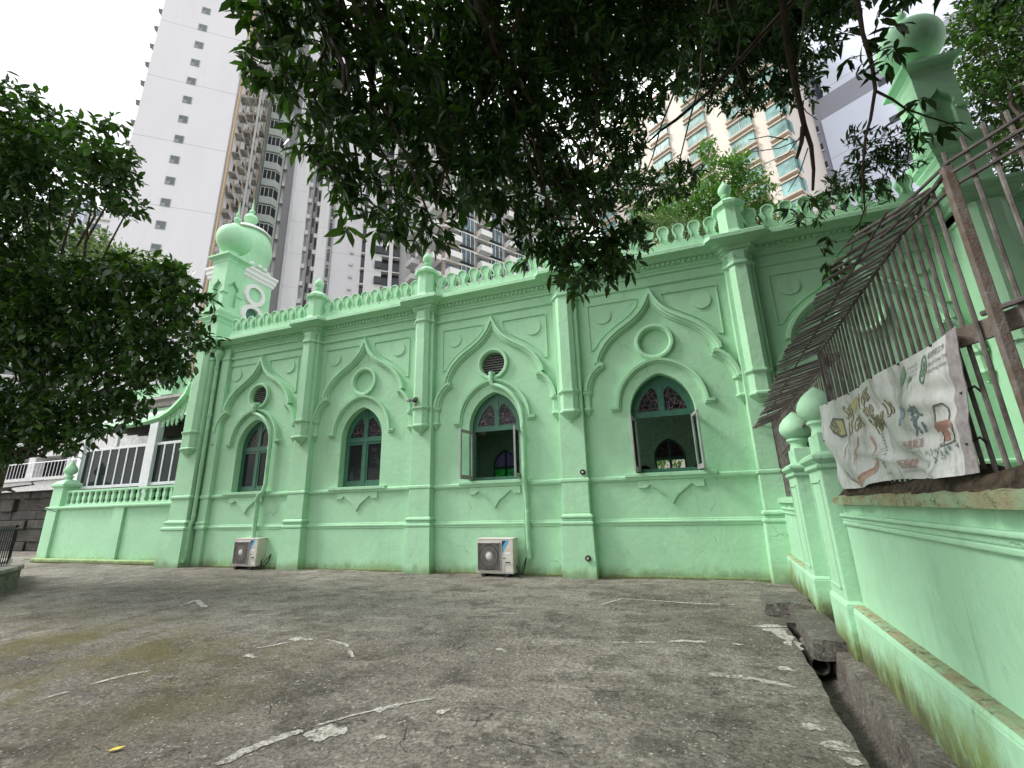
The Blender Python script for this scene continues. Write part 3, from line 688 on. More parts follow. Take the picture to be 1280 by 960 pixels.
def downpipe(x,y,r_,hopper):
    m=MB(); m.tube([(x,y,6.75),(x,y,1.35),(x,y-.06,1.2),(x-.0,y-.07,1.1),(x,y-.06,.25),(x,y-.14,.12)],r_,12)
    for z in (6.2,4.6,3.0,1.45,.3): m.tube([(x,y-(.06 if z<1.3 else 0),z-.03),(x,y-(.06 if z<1.3 else 0),z+.03)],r_*1.3,12)
    if hopper: m.lathe([(r_,6.45),(r_*1.2,6.5),(r_*2.2,6.62),(r_*2.4,6.72),(r_*2.4,6.82)],(x,y,0),12)
    return m.build('drainpipe',M_pipe,mq,smooth=True)
downpipe(-14.02,D-.20,.055,True); 
m=MB(); m.tube([(-14.13,D-.12,6.6),(-14.13,D-.12,.3)],.02,8); m.build('thin_pipe',M_pipe,mq)
for z,x in ((2.19,BX[1]+.195),(.40,BX[1]+.20)):
    m=MB(); y=D-.20 if z>1 else D-.285
    m.ring([[(x+rr*math.cos(2*PI*i/16),y-yy,z+rr*math.sin(2*PI*i/16)) for i in range(16)] for rr,yy in ((.062,-.01),(.062,.035),(.045,.04),(.04,.0))])
    o_=m.build('pipe_outlet',M_irond,mq,smooth=True)
    MB().box(x-.02,x+.02,y-.04,y-.01,z-.02,z+.02).build('nozzle',M_ac,o_)
# kerb line at the wall foot
k=MB(); 
for i in range(0,len(xs),2):
    a,b=xs[i],xs[i+1]; k.box(a,b,D-.07,D,-.05,.05)
k.build('base_kerb',mint('mossy_yellow',(.33,.52,.26),moss=.6,mosstop=.3),mq,bev=.02)
# entrance tower dome behind the left minaret
def bigdome(cx,cy,parent):
    m=MB(); m.box(cx-1.02,cx+1.02,cy-1.02,cy+1.02,6.5,13.6)
    m.steps(cx-1.02,cx+1.02,cy-1.02,cy+1.02,[(0,10.0),(.12,10.1),(.12,10.25),(0,10.35)])
    b=m.build('entrance_tower',M_mint2,parent,bev=.01)
    w_=MB(); w_.steps(cx-1.02,cx+1.02,cy-1.02,cy+1.02,[(0,13.35),(.08,13.45),(.08,13.55),(.14,13.65),(.14,13.8),(.2,13.9),(.2,14.02),(.0,14.1)])
    def rg(z,rad,rw,depth,nrm):
        fx=(lambda x,y,zz:(cx+x,cy-1.02+y,zz)) if nrm=='s' else (lambda x,y,zz:(cx+1.02-y,cy+x,zz))
        w_.sweep(circ(0,z,rad,28),[(-rw,0),(-rw,depth),(rw,depth),(rw,0)],0,closed=True,fn=fx)
    for nrm in 's','e':
        rg(12.55,.50,.10,.14,nrm); rg(11.35,.52,.11,.16,nrm)
    # scalloped collar
    for i in range(18):
        a=2*PI*i/18; w_.lathe([(0,0),(.10,.02),(.13,.10),(.10,.18),(0,.22)],(cx+1.17*math.cos(a),cy+1.17*math.sin(a),14.12),8)
    w_.build('white_moulding',M_white,b,smooth=True,auto=30)
    d=MB(); pr=[(1.05,14.1)]
    for i in range(20):
        a=-.45+(PI/2+.38)*i/19; pr.append((1.26*math.cos(a),15.46+1.42*math.sin(a)))
    pr+=[(.30,17.02),(.22,17.1)]
    d.lathe(pr,(cx,cy,0),48); d.build('dome',M_mint2,b,smooth=True,auto=60)
    r_=MB(); r_.lathe([(.98,16.62),(1.00,16.60),(1.09,16.50),(1.12,16.42),(1.04,16.42)],(cx,cy,0),40); r_.build('dome_band',M_white,b,smooth=True)
    g=MB(); g.lathe([(r_,z+.6) for r_,z in [(.30,16.35),(.22,16.5),(.15,16.58),(.30,16.72),(.36,16.9),(.28,17.08),(.12,17.18),(.09,17.25),(.16,17.34),(.14,17.42),(.06,17.5),(.05,17.7),(.02,18.1),(0,18.3)]],(cx,cy,0),18); g.build('finial',M_mint2,b,smooth=True)
    v=MB(); v.prism([circ(0,11.35,.42)],0,.03,lambda x,y,z:(cx+x,cy-1.03+y-.0,z)); v.prism([circ(0,11.35,.42)],0,.03,lambda x,y,z:(cx+1.03-y,cy+x,z)); v.each('round_window',M_frame,b)
bigdome(-20.85,15.5,mq)
# ---------------- left verandah wing
m=MB(); YW=10.30
m.box(-22.0,-15.0,YW,YW+.35,0,1.84)
m.box(-22.05,-21.45,YW-.10,YW+.4,0,1.84); m.box(-18.25,-17.7,YW-.09,YW,0,1.84)
m.build('low_wall',M_mint,mq,bev=.012)
m=MB(); m.box(-22.15,-15.1,YW-.2,YW,0,.13); m.build('wall_kerb',MATS.get('x') or mint('mossy_yellow_kerb',(.36,.52,.25),moss=.5,mosstop=.3),mq,bev=.03)
m=MB(); band(m,-22.15,-15.08,[(0,1.78),(.10,1.80),(.14,1.84),(.14,1.89),(0,1.92)],YW); m.box(-22.15,-15.08,YW,YW+.4,1.84,1.92); m.build('wall_ledge',M_mint2,mq,bev=.008)
bal=MB(); bal.box(-21.4,-15.1,YW+.05,YW+.17,2.40,2.47); bal.box(-21.4,-15.1,YW+.05,YW+.17,1.92,1.98)
n=19; st=(6.25)/n
for i in range(n+1):
    x=-21.36+st*i
    P=[(-.11,1.97),(-.05,2.03),(-.035,2.08),(-.075,2.14),(-.075,2.24),(-.035,2.30),(-.05,2.35),(-.11,2.41)]
    bal.prism([[(x+a,z) for a,z in P]+[(x-a,z) for a,z in reversed(P)]],YW+.07,YW+.15)
bal.build('balustrade',M_mint2,mq,bev=.006)
m=MB(); m.box(-22.0,-21.4,YW-.08,YW+.42,1.9,2.62); m.steps(-22.0,-21.4,YW-.08,YW+.42,[(0,2.58),(.06,2.64),(.06,2.72),(-.05,2.84),(-.18,2.9)])
p_=m.build('gate_post',M_mint2,mq,bev=.008)
MB().lathe([(.10,2.86),(.09,2.95),(.16,3.0),(.07,3.06),(.19,3.16),(.21,3.25),(.17,3.36),(.07,3.5),(.015,3.62),(0,3.64)],(-21.7,YW+.17,0),18).build('finial',M_mint2,p_,smooth=True)
# glazed verandah
YV=10.95
m=MB(); m.box(-22.2,-15.15,YV-.03,YV+.05,2.55,2.66); m.box(-22.2,-15.15,YV-.03,YV+.05,4.0,4.10)
for i in range(14):
    x=-21.95+i*.51; m.box(x-.035,x+.035,YV-.025,YV+.04,2.66,4.0)
m.box(-18.22,-17.78,YV-.12,YV+.12,1.9,4.95); m.box(-22.2,-21.95,YV-.12,YV+.12,1.9,4.9); m.box(-20.2,-20.08,YV-.05,YV+.05,4.1,4.9)
vw=m.build('verandah_window_frame',M_frameW,mq,bev=.008)
MB().box(-22.2,-15.15,YV+.0,YV+.008,2.6,4.05).build('pane',M_glass,vw)
m=MB(); 
for i in range(10): m.add([(-22.6,YV-.05+i*.42,4.95+i*.02),(-15.1,YV-.05+i*.42,4.95+i*.02),(-15.1,YV+.03+i*.42,4.95+i*.02),(-22.6,YV+.03+i*.42,4.95+i*.02),(-22.6,YV-.05+i*.42,4.87+i*.02),(-15.1,YV-.05+i*.42,4.87+i*.02),(-15.1,YV+.03+i*.42,4.87+i*.02),(-22.6,YV+.03+i*.42,4.87+i*.02)],[(0,1,2,3),(4,7,6,5),(0,4,5,1),(3,2,6,7),(0,3,7,4),(1,5,6,2)])
m.box(-22.7,-15.1,YV-.12,YV+4.5,5.16,5.22); m.build('verandah_roof',M_roofd,mq)
MB().box(-22.7,-15.1,YV-.18,YV-.12,4.98,5.24).build('roof_fascia',M_frameW,mq)
m=MB(); m.box(-24,-15.0,14.6,14.9,0,6.3); m.box(-24,-15.0,12.3,12.6,5.3,6.3); m.build('inner_wing_wall',M_mint,mq)
m=MB(); band(m,-24,-15.0,[(0,5.9),(.1,5.95),(.15,6.1),(.3,6.2),(.3,6.32),(0,6.4)],12.3); m.build('inner_cornice',M_greyt,mq)
m=MB(); m.box(-24,-15,12.2,12.4,6.35,6.55)
for i in range(24): m.prism([[(x-8.75+0,z-.9) for x,z in merlon(-15.0-.0*i+0-.34*i+8.75)]],12.22,12.36)
m.build('inner_parapet',M_mint2,mq)
m=MB(); m.box(-19.95,-19.25,12.0,12.6,6.35,7.25); pp=m.build('inner_post',M_mint2,mq,bev=.01)
MB().steps(-19.95,-19.25,12.0,12.6,[(.05,7.25),(.08,7.3),(.08,7.38),(-.2,7.5)]).lathe([(.12,7.48),(.1,7.6),(.2,7.75),(.22,7.85),(.14,8.0),(.03,8.2),(0,8.25)],(-19.6,12.3,0),16).build('white_finial',M_white,pp,smooth=True,auto=35)
# curved canopy with pendants
cv=[(-15.5,5.95),(-15.66,5.58),(-15.99,5.28),(-16.31,5.05),(-16.74,4.88),(-17.47,4.78),(-18.4,4.74),(-22.6,4.74)]
m=MB(); m.sweep(cv,[(-.07,0),(-.07,.25),(.09,.30),(.09,0)],10.45); cc=m.build('curved_canopy',M_mint2,mq,bev=.01)
m=MB()
for i,x in enumerate([-15.62,-15.82,-16.04,-16.26,-16.48,-16.72]):
    zt=5.75-.32*i if i<2 else 5.22-.10*i; zt=[5.5,5.3,5.1,4.98,4.9,4.82][i]; L=[.62,.66,.60,.48,.42,.36][i]
    m.prism([[(x-.085,zt),(x+.085,zt),(x+.085,zt-L*.55),(x+.03,zt-L*.7),(x+.06,zt-L*.78),(x,zt-L),(x-.06,zt-L*.78),(x-.03,zt-L*.7),(x-.085,zt-L*.55)],circ(x,zt-L*.35,.028,10)],10.32,10.36)
m.build('pendant_fringe',M_mint2,cc)
# ------------------------------------------------------------------ AC units
def ac(x,y,label):
    t=thing('ac_unit',(x,y,0),label,'air conditioner','air conditioner units at the wall foot')
    W,Dp,H=.86,.33,.74; m=MB(); m.box(x-W/2,x+W/2,y,y+Dp,.07,.07+H)
    t_=m.build('casing',M_ac,t,bev=.018)
    MB().box(x-W/2-.006,x+W/2+.006,y-.008,y+Dp+.006,.07+H-.03,.07+H+.004).build('top_cover',M_ac,t,bev=.008)
    gx=x-.14; gz=.44
    MB().prism([[(gx-.265,gz-.30),(gx+.265,gz-.30),(gx+.265,gz+.27),(gx-.265,gz+.27)]],y-.004,y-.001).build('fan_recess',M_acd,t)
    g=MB()
    for i in range(34):
        a=2*PI*i/34; p=[(gx+rr*math.cos(a+ph),y-.022,gz+rr*math.sin(a+ph)) for rr,ph in ((.075,0),(.13,.16),(.19,.34),(.25,.5))]; g.tube(p,.0048,4)
    for rr in (.10,.18,.262): g.sweep(circ(gx,gz,rr,40),[(-.003,.018),(-.003,.024),(.003,.024),(.003,.018)],y,closed=True)
    for a in range(4): 
        c_=(gx+(.235 if a%2 else -.235),gz+(.245 if a<2 else -.27))
        for j in range(6):
            s1=1 if a%2 else -1; s2=1 if a<2 else -1; q=.02+.028*j; g.tube([(c_[0]+s1*.02,y-.02,c_[1]+s2*.02-s2*q),(c_[0]+s1*.02-s1*q,y-.02,c_[1]+s2*.02)],.003,4)
    g.sweep([(gx-.27,gz-.305),(gx+.27,gz-.305),(gx+.27,gz+.275),(gx-.27,gz+.275)],[(-.008,0),(-.008,.028),(.008,.028),(.008,0)],y,closed=True)
    gr=g.build('fan_grille',M_acg,t)
    MB().ring([[(gx+rr*math.cos(2*PI*i/20),y-yy,gz+rr*math.sin(2*PI*i/20)) for i in range(20)] for rr,yy in ((.075,.01),(.075,.03),(.06,.036),(.001,.037))]).build('hub_cover',M_hub,gr,smooth=True)
    sx=x+.165; yy=y-.003
    s=MB(); s.add([(sx,yy,.50),(sx+.15,yy,.72),(sx+.15,yy,.76),(sx,yy,.76)],[(0,1,2,3)]); st=s.build('brand_sticker',M_blue,t)
    MB().add([(sx,yy-.001,.63),(sx+.10,yy-.001,.755),(sx,yy-.001,.755)],[(0,1,2)]).build('navy_triangle',M_navy,st)
    cu=bpy.data.curves.new('t','FONT'); cu.body='DAIKIN'; cu.size=.045; ob=bpy.data.objects.new('t',cu); COL.objects.link(ob); bpy.context.view_layer.update()
    me=bpy.data.meshes.new_from_object(ob.evaluated_get(bpy.context.evaluated_depsgraph_get())); bpy.data.objects.remove(ob); me.name='lettering'
    for v_ in me.vertices: v_.co=Vector((sx+v_.co.x-x,yy-.004-y,.768+v_.co.y))
    me.materials.clear(); me.materials.append(M_blue); lo=bpy.data.objects.new('lettering',me); COL.objects.link(lo); lo.parent=t
    MB().prism([circ(sx+.13,.50,.03,14)],yy-.001,yy).prism([[(sx+.06,.47),(sx+.2,.47),(sx+.2,.53),(sx+.06,.53)]],yy,yy+.001).build('round_badge',M_whites,st)
    MB().box(sx+.02,sx+.09,yy-.001,yy+.003,.385,.40).box(sx+.07,sx+.19,yy-.001,yy+.003,.295,.32).build('lettering_plate',M_navy,t)
    MB().prism([[(x+.22,.11),(x+.43,.11),(x+.43,.27),(x+.22,.27)],[(x+.225,.115),(x+.425,.115),(x+.425,.265),(x+.225,.265)]],y-.006,y).build('valve_cover_edge',M_acg,t)
    MB().box(x-.32,x-.24,y-.03,y+Dp+.03,0,.07).box(x+.24,x+.32,y-.03,y+Dp+.03,0,.07).each('foot',M_acd,t)
    c=MB(); c.tube([(x+.43,y+.18,.2),(x+.52,y+.12,.10),(x+.57,y+.15,.05),(x+.60,y+.25,.18),(x+.62,y+.32,.38)],.016,8); c.tube([(x+.43,y+.22,.25),(x+.50,y+.10,.06),(x+.42,y-.05,.03),(x+.55,y+.02,.03),(x+.62,y+.30,.36)],.010,6)
    c.build('cable',M_cable,t,smooth=True)
    return t
a1=ac(-3.96,9.76,'white outdoor air conditioner unit under the open window with two swung out casements')
# second copy
a2=copy_tree(a1); a2.location=(-11.56,9.88,0)
a2['label']='white outdoor air conditioner unit near the drainpipe below the leftmost window'
# security spotlight
t=thing('spotlight',(-6.18,D-.42,4.12),'small grey spotlight mounted on the buttress corbel left of the open window','spotlight')
MB().box(-6.21,-6.15,D-.44,D-.30,4.10,4.16).build('bracket',M_acg,t)
MB().ring([[( -6.16+.075*k*math.cos(2*PI*i/12)+yy*.6,D-.44-yy*.6,4.24+.06*k*math.sin(2*PI*i/12)+yy*.1) for i in range(12)] for k,yy in ((.6,-.09),(1,-.04),(1.05,.06),(.9,.07))]).build('lamp_head',M_acd,t,smooth=True)
MB().ring([[( -6.34+.05*k*math.cos(2*PI*i/12)-yy*.6,D-.44-yy*.6,4.25+.05*k*math.sin(2*PI*i/12)) for i in range(12)] for k,yy in ((.6,-.07),(1,-.03),(1.05,.05),(.9,.06))]).build('lamp_head',M_acg,t,smooth=True)
# ceiling fan inside
t=thing('ceiling_fan',(-5.65,13,3.75),'dark ceiling fan on a long rod hanging inside the open window','ceiling fan')
MB().tube([(-5.65,13,7.0),(-5.65,13,3.85)],.02,8).build('rod',M_acg,t)
MB().lathe([(.02,3.9),(.1,3.86),(.12,3.76),(.05,3.7),(0,3.7)],(-5.65,13,0),14).build('motor',M_ac,t,smooth=True)
for i in range(3):
    a=2*PI*i/3+.3; ca,sa=math.cos(a),math.sin(a)
    MB().add([(-5.65+ca*q-sa*w_,13+sa*q+ca*w_,3.77+dz+w_*.1) for dz in (0,.012) for q,w_ in ((.1,-.04),(.62,-.07),(.62,.07),(.1,.04))],[(0,1,2,3),(4,7,6,5),(0,4,5,1),(1,5,6,2),(2,6,7,3),(3,7,4,0)]).build('blade',M_acg,t)
# ------------------------------------------------------------------ boundary wall
bw=thing('boundary_wall',so(3,1.2,0),'mint green boundary wall with mossy base ledge running towards the camera at right','wall')
def seg(s0,s1,nm='wall_body'):
    m=WB(); m.box(s0,s1,1.14,1.42,-.3,1.44); m.build(nm,M_mintw,bw,bev=.01)
    m=WB(); m.box(s0,s1,1.045,1.15,-.3,.46); m.frust((s0,s1,1.045,1.15,.46),(s0,s1,1.075,1.15,.505)); m.build('wall_plinth',M_mintw,bw,bev=.012)
    m=WB(); m.frust((s0,s1,1.052,1.14,.497),(s0,s1,1.078,1.14,.511)); m.build('ledge_top',M_moss,bw)
    m=WB(); 
    for o_,z0,z1 in ((1.115,1.24,1.275),(1.10,1.315,1.345),(1.12,1.275,1.315)): m.box(s0,s1,o_,1.15,z0,z1)
    m.build('wall_moulding',M_mintw,bw,bev=.01)
seg(-4.5,5.54); seg(7.85,10.2)
WBm=WB(); WBm.box(6.2,7.2,1.22,1.42,-.2,1.35); WBm.build('recessed_panel',M_mintw,bw)
def coping(s0,s1):
    n=int((s1-s0)/.05); rings=[]
    for i in range(n+1):
        s=s0+(s1-s0)*i/n; a=.012*math.sin(s*9)+.01*math.sin(s*23+1)+random.uniform(-.008,.008); b=random.uniform(-.006,.006)
        rings.append([(s,1.075+a,1.435),(s,1.07+a,1.50+b),(s,1.12+a,1.515+b),(s,1.43,1.52),(s,1.43,1.435)])
    m=WB(); m.ring(rings); return m
coping(-4.5,5.5).build('coping',M_moss,bw,smooth=True); coping(7.85,10.2).build('coping',M_mintw,bw,smooth=True)
# soil and dead leaves along the top of the coping
sb=WB(); rings=[]
for i in range(170):
    s=-4.4+9.85*i/169; h=.035+.035*abs(math.sin(s*2.3))+random.uniform(0,.03)+(.03 if s<3.2 else 0)
    rings.append([(s,1.105+random.uniform(-.01,.02),1.512),(s,1.15,1.52+h*.8),(s,1.24,1.53+h),(s,1.36,1.52+h*.7),(s,1.43,1.51)])
sb.ring(rings); sb.build('soil_bed',M_soil,bw)
def pier(s0,s1):
    m=WB(); m.box(s0+.03,s1-.03,1.02,1.40,-.3,1.82)
    m.steps(s0,s1,.995,1.42,[(0,-.3),(0,.50),(-.03,.54)])
    P=m.build('pier',M_mintw,bw,bev=.012)
    # recessed panel strip on the face
    q=WB(); a,b=s0+.12,s1-.12
    for z0,z1,x0,x1 in ((.62,.64,a,b),(1.66,1.68,a,b),(.62,1.68,a,a+.02),(.62,1.68,b-.02,b)): q.box(x0,x1,1.008,1.021,z0,z1)
    q.build('panel_moulding',M_mintw,P)
    c=WB(); c.steps(s0+.03,s1-.03,1.02,1.40,[(.0,1.78),(.03,1.80),(.03,1.84),(.015,1.85),(.06,1.89),(.06,1.93),(.0,1.97)])
    c.box(s0+.10,s1-.10,1.07,1.35,1.95,2.18); c.build('pier_cap',M_mintw,P,bev=.008)
    g=MB(); p=so((s0+s1)/2,1.18,0); g.lathe([(.12,2.16),(.10,2.24),(.115,2.28),(.14,2.30),(.14,2.325),(.115,2.34),(.17,2.37),(.205,2.43),(.21,2.48),(.19,2.55),(.14,2.62),(.08,2.67),(.03,2.71),(.0,2.73)],(p.x,p.y,0),24); g.build('finial',M_mintw,P,smooth=True,auto=50)
pier(5.54,6.24); pier(7.15,7.85)
# ------------------------------------------------------------------ fence with overhanging grille
fn_=thing('security_fence',so(4,1.25,1.5),'rusty grey barred security fence with overhanging bar grille standing on the boundary wall','fence')
ZR=2.98
bars=MB()
def bar(mb,a,b,r_=.011,n=5): mb.tube([a,b],r_,n)
def fo(s): # fence line offset: far section drifts towards the facade
    return 1.20 if s<5.45 else 1.42-(s-5.5)*.043
vb=[]; s=2.62
i=0
proto=MB(); bar(proto,(0,0,0),(0,0,1),.0115,6)
allb=[]
while s<5.4: allb.append((s,1.20,1.54,ZR-.01)); s+=.098
s=5.62
while s<10.1: allb.append((s,fo(s),1.54,ZR-.01)); s+=.10
# near section turning away to the right
for i in range(14): allb.append((2.52-.062*i,1.24+.05*i,1.54,3.12+.02*math.sin(i)))
prm=None
for (s,o_,z0,z1) in allb[:96]:
    m=MB(); p=so(s,o_,0); jx=random.uniform(-.006,.006); m.tube([(p.x,p.y,z0),(p.x+jx,p.y+random.uniform(-.004,.004),(z0+z1)/2),(p.x,p.y,z1)],.0098,6); m.build('vertical_bar',M_iron,fn_)
rl=MB()
rl.tube([so(2.5,1.20,ZR),so(5.45,1.20,ZR)],.013,6); rl.tube([so(5.45,1.20,ZR),so(5.6,fo(5.6),ZR),so(10.12,fo(10.12),ZR)],.016,6)
rl.tube([so(2.55,1.20,2.28),so(1.2,2.1,2.28)],.013,6)
for dz,do in ((.0,0),(.07,.02),(-.06,.015)): rl.tube([so(2.9,1.05+do,ZR+dz-.06),so(2.5,1.22+do,ZR+dz),so(1.5,2.05+do,ZR+dz+.03)],.0095,6)
rl.build('rail',M_irond,fn_)
rl=MB(); rl.tube([so(7.2,fo(7.2)-.02,2.06),so(10.1,fo(10.1)-.02,2.02)],.018,6); rl.tube([so(5.6,1.28,2.62),so(9.4,1.2,2.3)],.018,6); rl.build('cross_rail',M_rust,fn_)
ps=MB()
def flat(mb,s,o_,ws,wo,z0,z1):
    q=[so(s-ws,o_-wo,z0),so(s+ws,o_-wo,z0),so(s+ws,o_+wo,z0),so(s-ws,o_+wo,z0)]; mb.ring([q,[Vector((v.x,v.y,z1)) for v in q]])
flat(ps,2.50,1.22,.02,.02,1.45,3.02); ps.build('fence_post',M_rust,fn_,bev=.004)
ps=MB(); flat(ps,5.44,1.21,.02,.02,1.5,ZR+.02); flat(ps,10.13,1.22,.02,.02,1.5,ZR); ps.each('fence_post',M_irond,fn_)
wd=MB(); q=[so(2.72,1.17,2.22),so(2.1,1.62,2.26)]; 
a,b=q; dz=Vector((0,0,.045)); nrm=Vector((-.015,-.015,0)); wd.ring([[a-dz,a-dz+nrm,a+dz+nrm,a+dz],[b-dz,b-dz+nrm,b+dz+nrm,b+dz]]); wd.build('flat_brace',M_rust,fn_)
s=2.62; k=0
gm=MB(); gn=0
while s<10.1:
    oR=fo(s)-.03; oL=.84+.04*math.sin(s*.9)-.0; 
    a=so(s,oR+.03,ZR+.018); b=so(s+.12,oL+random.uniform(-.02,.03),ZR-.10+random.uniform(-.012,.012))
    if k<90: 
        m=MB(); m.tube([a,(a+b)/2+Vector((0,0,random.uniform(-.006,.003))),b],.0088,6); m.build('grille_bar',M_irond if k%3 else M_iron,fn_)
    s+=.094; k+=1
m=MB(); m.tube([so(2.6,1.0,ZR-.06),so(10.1,1.0,ZR-.06)],.008,6); m.build('grille_runner',M_irond,fn_)
# ------------------------------------------------------------------ banner
bn=thing('banner',so(4.2,1.13,1.5),'dirty white printed vinyl banner tied to the fence above the boundary wall','banner')
TL,TR,BR,BL=(5.66,2.46),(2.62,2.26),(2.78,1.60),(5.26,1.585)
def cloth(u_,v_,lift=0.0):
    # u: 0 left(far) .. 1 right(near), v: 0 bottom .. 1 top
    s=(BL[0]*(1-u_)+BR[0]*u_)*(1-v_)+(TL[0]*(1-u_)+TR[0]*u_)*v_
    z=(BL[1]*(1-u_)+BR[1]*u_)*(1-v_)+(TL[1]*(1-u_)+TR[1]*u_)*v_
    z-=.035*math.sin(PI*u_)*v_ + .02*math.sin(9*u_)*(1-v_)*.8
    d=.030*math.sin(7*u_+3.5*v_)+.018*math.sin(15*u_-9*v_+1)+.022*math.sin(22*u_+14*v_)*(1-v_)+.03*math.exp(-((u_-.55-.45*(1-v_)+.15)**2)/.002)*(1-v_)
    d+=.012*math.sin(40*u_*v_)*(1-abs(2*v_-1))
    # diagonal fold running to the lower right corner
    q=(v_-.55+.62*u_); d+=.045*math.exp(-(q*q)/.0018)*min(1,2.2*u_)
    d*=.75*min(1,(1.0-u_)*9+.25)
    return so(s,1.13-d-lift,z)
NU,NV=90,40
m=MB(); m.v=[tuple(cloth(i/NU,j/NV)) for j in range(NV+1) for i in range(NU+1)]; m.f=[(j*(NU+1)+i,j*(NU+1)+i+1,(j+1)*(NU+1)+i+1,(j+1)*(NU+1)+i) for j in range(NV) for i in range(NU)]
def bannermat():
    m,nt,bs,_=newmat('banner_vinyl'); p=coord(nt)
    c=mix(nt,ramp(nt,noise(nt,p,2.2,7,.7),[(.45,0),(.72,1)]),(.60,.61,.60),(.38,.39,.36))
    c=mix(nt,ramp(nt,noise(nt,p,5,7,.75,(1,1,.3)),[(.50,0),(.64,1)]),c,(.30,.30,.275))
    nt.links.new(c,bs.inputs['Base Color']); bs.inputs['Roughness'].default_value=.5; bump(nt,bs,noise(nt,p,14,5),.25,.01); return m
cl_=m.build('banner_cloth',bannermat(),bn,smooth=True,auto=80)
def flatm(n,c): c=tuple(x*.72+.10 for x in c); return simple(n,c,.6,var=.15,scale=30,bmp=0)
B_yel=flatm('ink_yellow',(.50,.44,.17)); B_dark=flatm('ink_dark',(.06,.07,.05)); B_or=flatm('ink_orange',(.50,.30,.20)); B_red=flatm('ink_red',(.36,.14,.09)); B_grn=flatm('ink_green',(.06,.20,.08)); B_tea=flatm('ink_teal',(.08,.16,.18)); B_blu=flatm('ink_blue',(.16,.26,.34)); B_gre=flatm('ink_grey',(.3,.3,.3)); B_wht=flatm('ink_white',(.62,.62,.6)); B_hem=flatm('hem_mauve',(.32,.27,.28))
def hug(name,tris,mat,lift):
    "triangles in banner space (metres) split until they are small, then laid on the cloth"
    W=3.0;H=.78; out=[]; st=[t for t in tris]
    while st:
        t=st.pop(); L=[math.dist(t[i],t[(i+1)%3]) for i in range(3)]; k=L.index(max(L))
        if L[k]>.045:
            a,b,c=t[k],t[(k+1)%3],t[(k+2)%3]; m_=((a[0]+b[0])/2,(a[1]+b[1])/2); st+= [(a,m_,c),(m_,b,c)]
        else: out.append(t)
    L0=wloc(cl_); vs=[];fs=[];ix={}
    for t in out:
        f_=[]
        for q in t:
            key=(round(q[0],4),round(q[1],4))
            if key not in ix: ix[key]=len(vs); vs.append(tuple(cloth(q[0]/W,q[1]/H,lift)-L0))
            f_.append(ix[key])
        if len(set(f_))==3: fs.append(tuple(f_))
    me=bpy.data.meshes.new(name); me.from_pydata(vs,[],fs); me.materials.append(mat); o=bpy.data.objects.new(name,me); COL.objects.link(o); o.parent=cl_; return o
def decal(name,polys,mat,lift=.002):
    T=[]
    for P in polys:
        T+=[tuple((P[i][0]*3.0,P[i][1]*.78) for i in t) for t in tessellate_polygon([[Vector((a,b,0)) for a,b in P]])]
    return hug(name,T,mat,lift*.6)
def text(name,body,u0,v0,size,mat,rot=0.0,lift=.005,off=0.0,sx=1.0):
    cu=bpy.data.curves.new('t','FONT'); cu.body=body; cu.size=1; cu.offset=off; cu.resolution_u=2
    ob=bpy.data.objects.new('t',cu); COL.objects.link(ob); bpy.context.view_layer.update()
    me=bpy.data.meshes.new_from_object(ob.evaluated_get(bpy.context.evaluated_depsgraph_get())); bpy.data.objects.remove(ob); bpy.data.curves.remove(cu)
    P=[]
    for v in me.vertices:
        x=v.co.x*size*sx; y=v.co.y*size; P.append((u0*3.0+x*math.cos(rot)-y*math.sin(rot), v0*.78+x*math.sin(rot)+y*math.cos(rot)))
    me.calc_loop_triangles(); T=[tuple(P[i] for i in t.vertices) for t in me.loop_triangles]; bpy.data.meshes.remove(me)
    return hug(name,T,mat,lift*.6)
def outlined(body,u0,v0,size,rot,sx=1.0):
    text('printed_outline',body,u0,v0,size,B_dark,rot,.004,.028,sx); text('printed_lettering',body,u0,v0,size,B_yel,rot,.008,-.004,sx)
tw=1.5
decal('printed_box',[[(.095,.70),(.15,.80),(.235,.76),(.225,.56),(.155,.55),(.105,.62)]],B_dark,.004); decal('printed_box',[[(.11,.70),(.155,.77),(.22,.735),(.212,.59),(.16,.58),(.12,.64)]],B_yel,.006)
text('printed_character','\u6602',.118,.60,.14,B_dark,.12,.010,.01,1.3)
decal('printed_box',[[(.335,.86),(.44,.93),(.46,.83),(.36,.76)]],B_yel,.005)
outlined('Say',.262,.73,.17,.16,1.15); outlined('Your',.45,.75,.17,.16,1.25); outlined('15',.27,.53,.17,.16,1.05); outlined('Gift',.34,.55,.16,.16,1.05); outlined('the',.495,.65,.14,.16,1.1); outlined('Falling Us',.485,.47,.17,.20,.90)
ell=lambda cx,cy,a,b,n=24:[(cx+a*math.cos(2*PI*i/n),cy+b*math.sin(2*PI*i/n)) for i in range(n)]
def stroke(pts,wd):
    pol=[]
    for a,b in zip(pts,pts[1:]):
        dx,dy=(b[0]-a[0])*3.0,(b[1]-a[1])*.8; L=math.hypot(dx,dy); nx,ny=-dy/L*wd/3.0,dx/L*wd/.8; n=max(1,int(L/.05))
        for i in range(n):
            p=(a[0]+(b[0]-a[0])*i/n,a[1]+(b[1]-a[1])*i/n); q=(a[0]+(b[0]-a[0])*(i+1)/n,a[1]+(b[1]-a[1])*(i+1)/n)
            pol.append([(p[0]-nx,p[1]-ny),(q[0]-nx,q[1]-ny),(q[0]+nx,q[1]+ny),(p[0]+nx,p[1]+ny)])
    return pol
decal('printed_ribbon',stroke([(.37,.50),(.30,.36),(.265,.28)],.012)+stroke([(.243,.55),(.205,.40),(.197,.32)],.010)+stroke([(.44,.47),(.455,.32),(.452,.23),(.40,.13),(.33,.09),(.26,.05),(.225,.03),(.19,.10)],.020),B_or,.005)
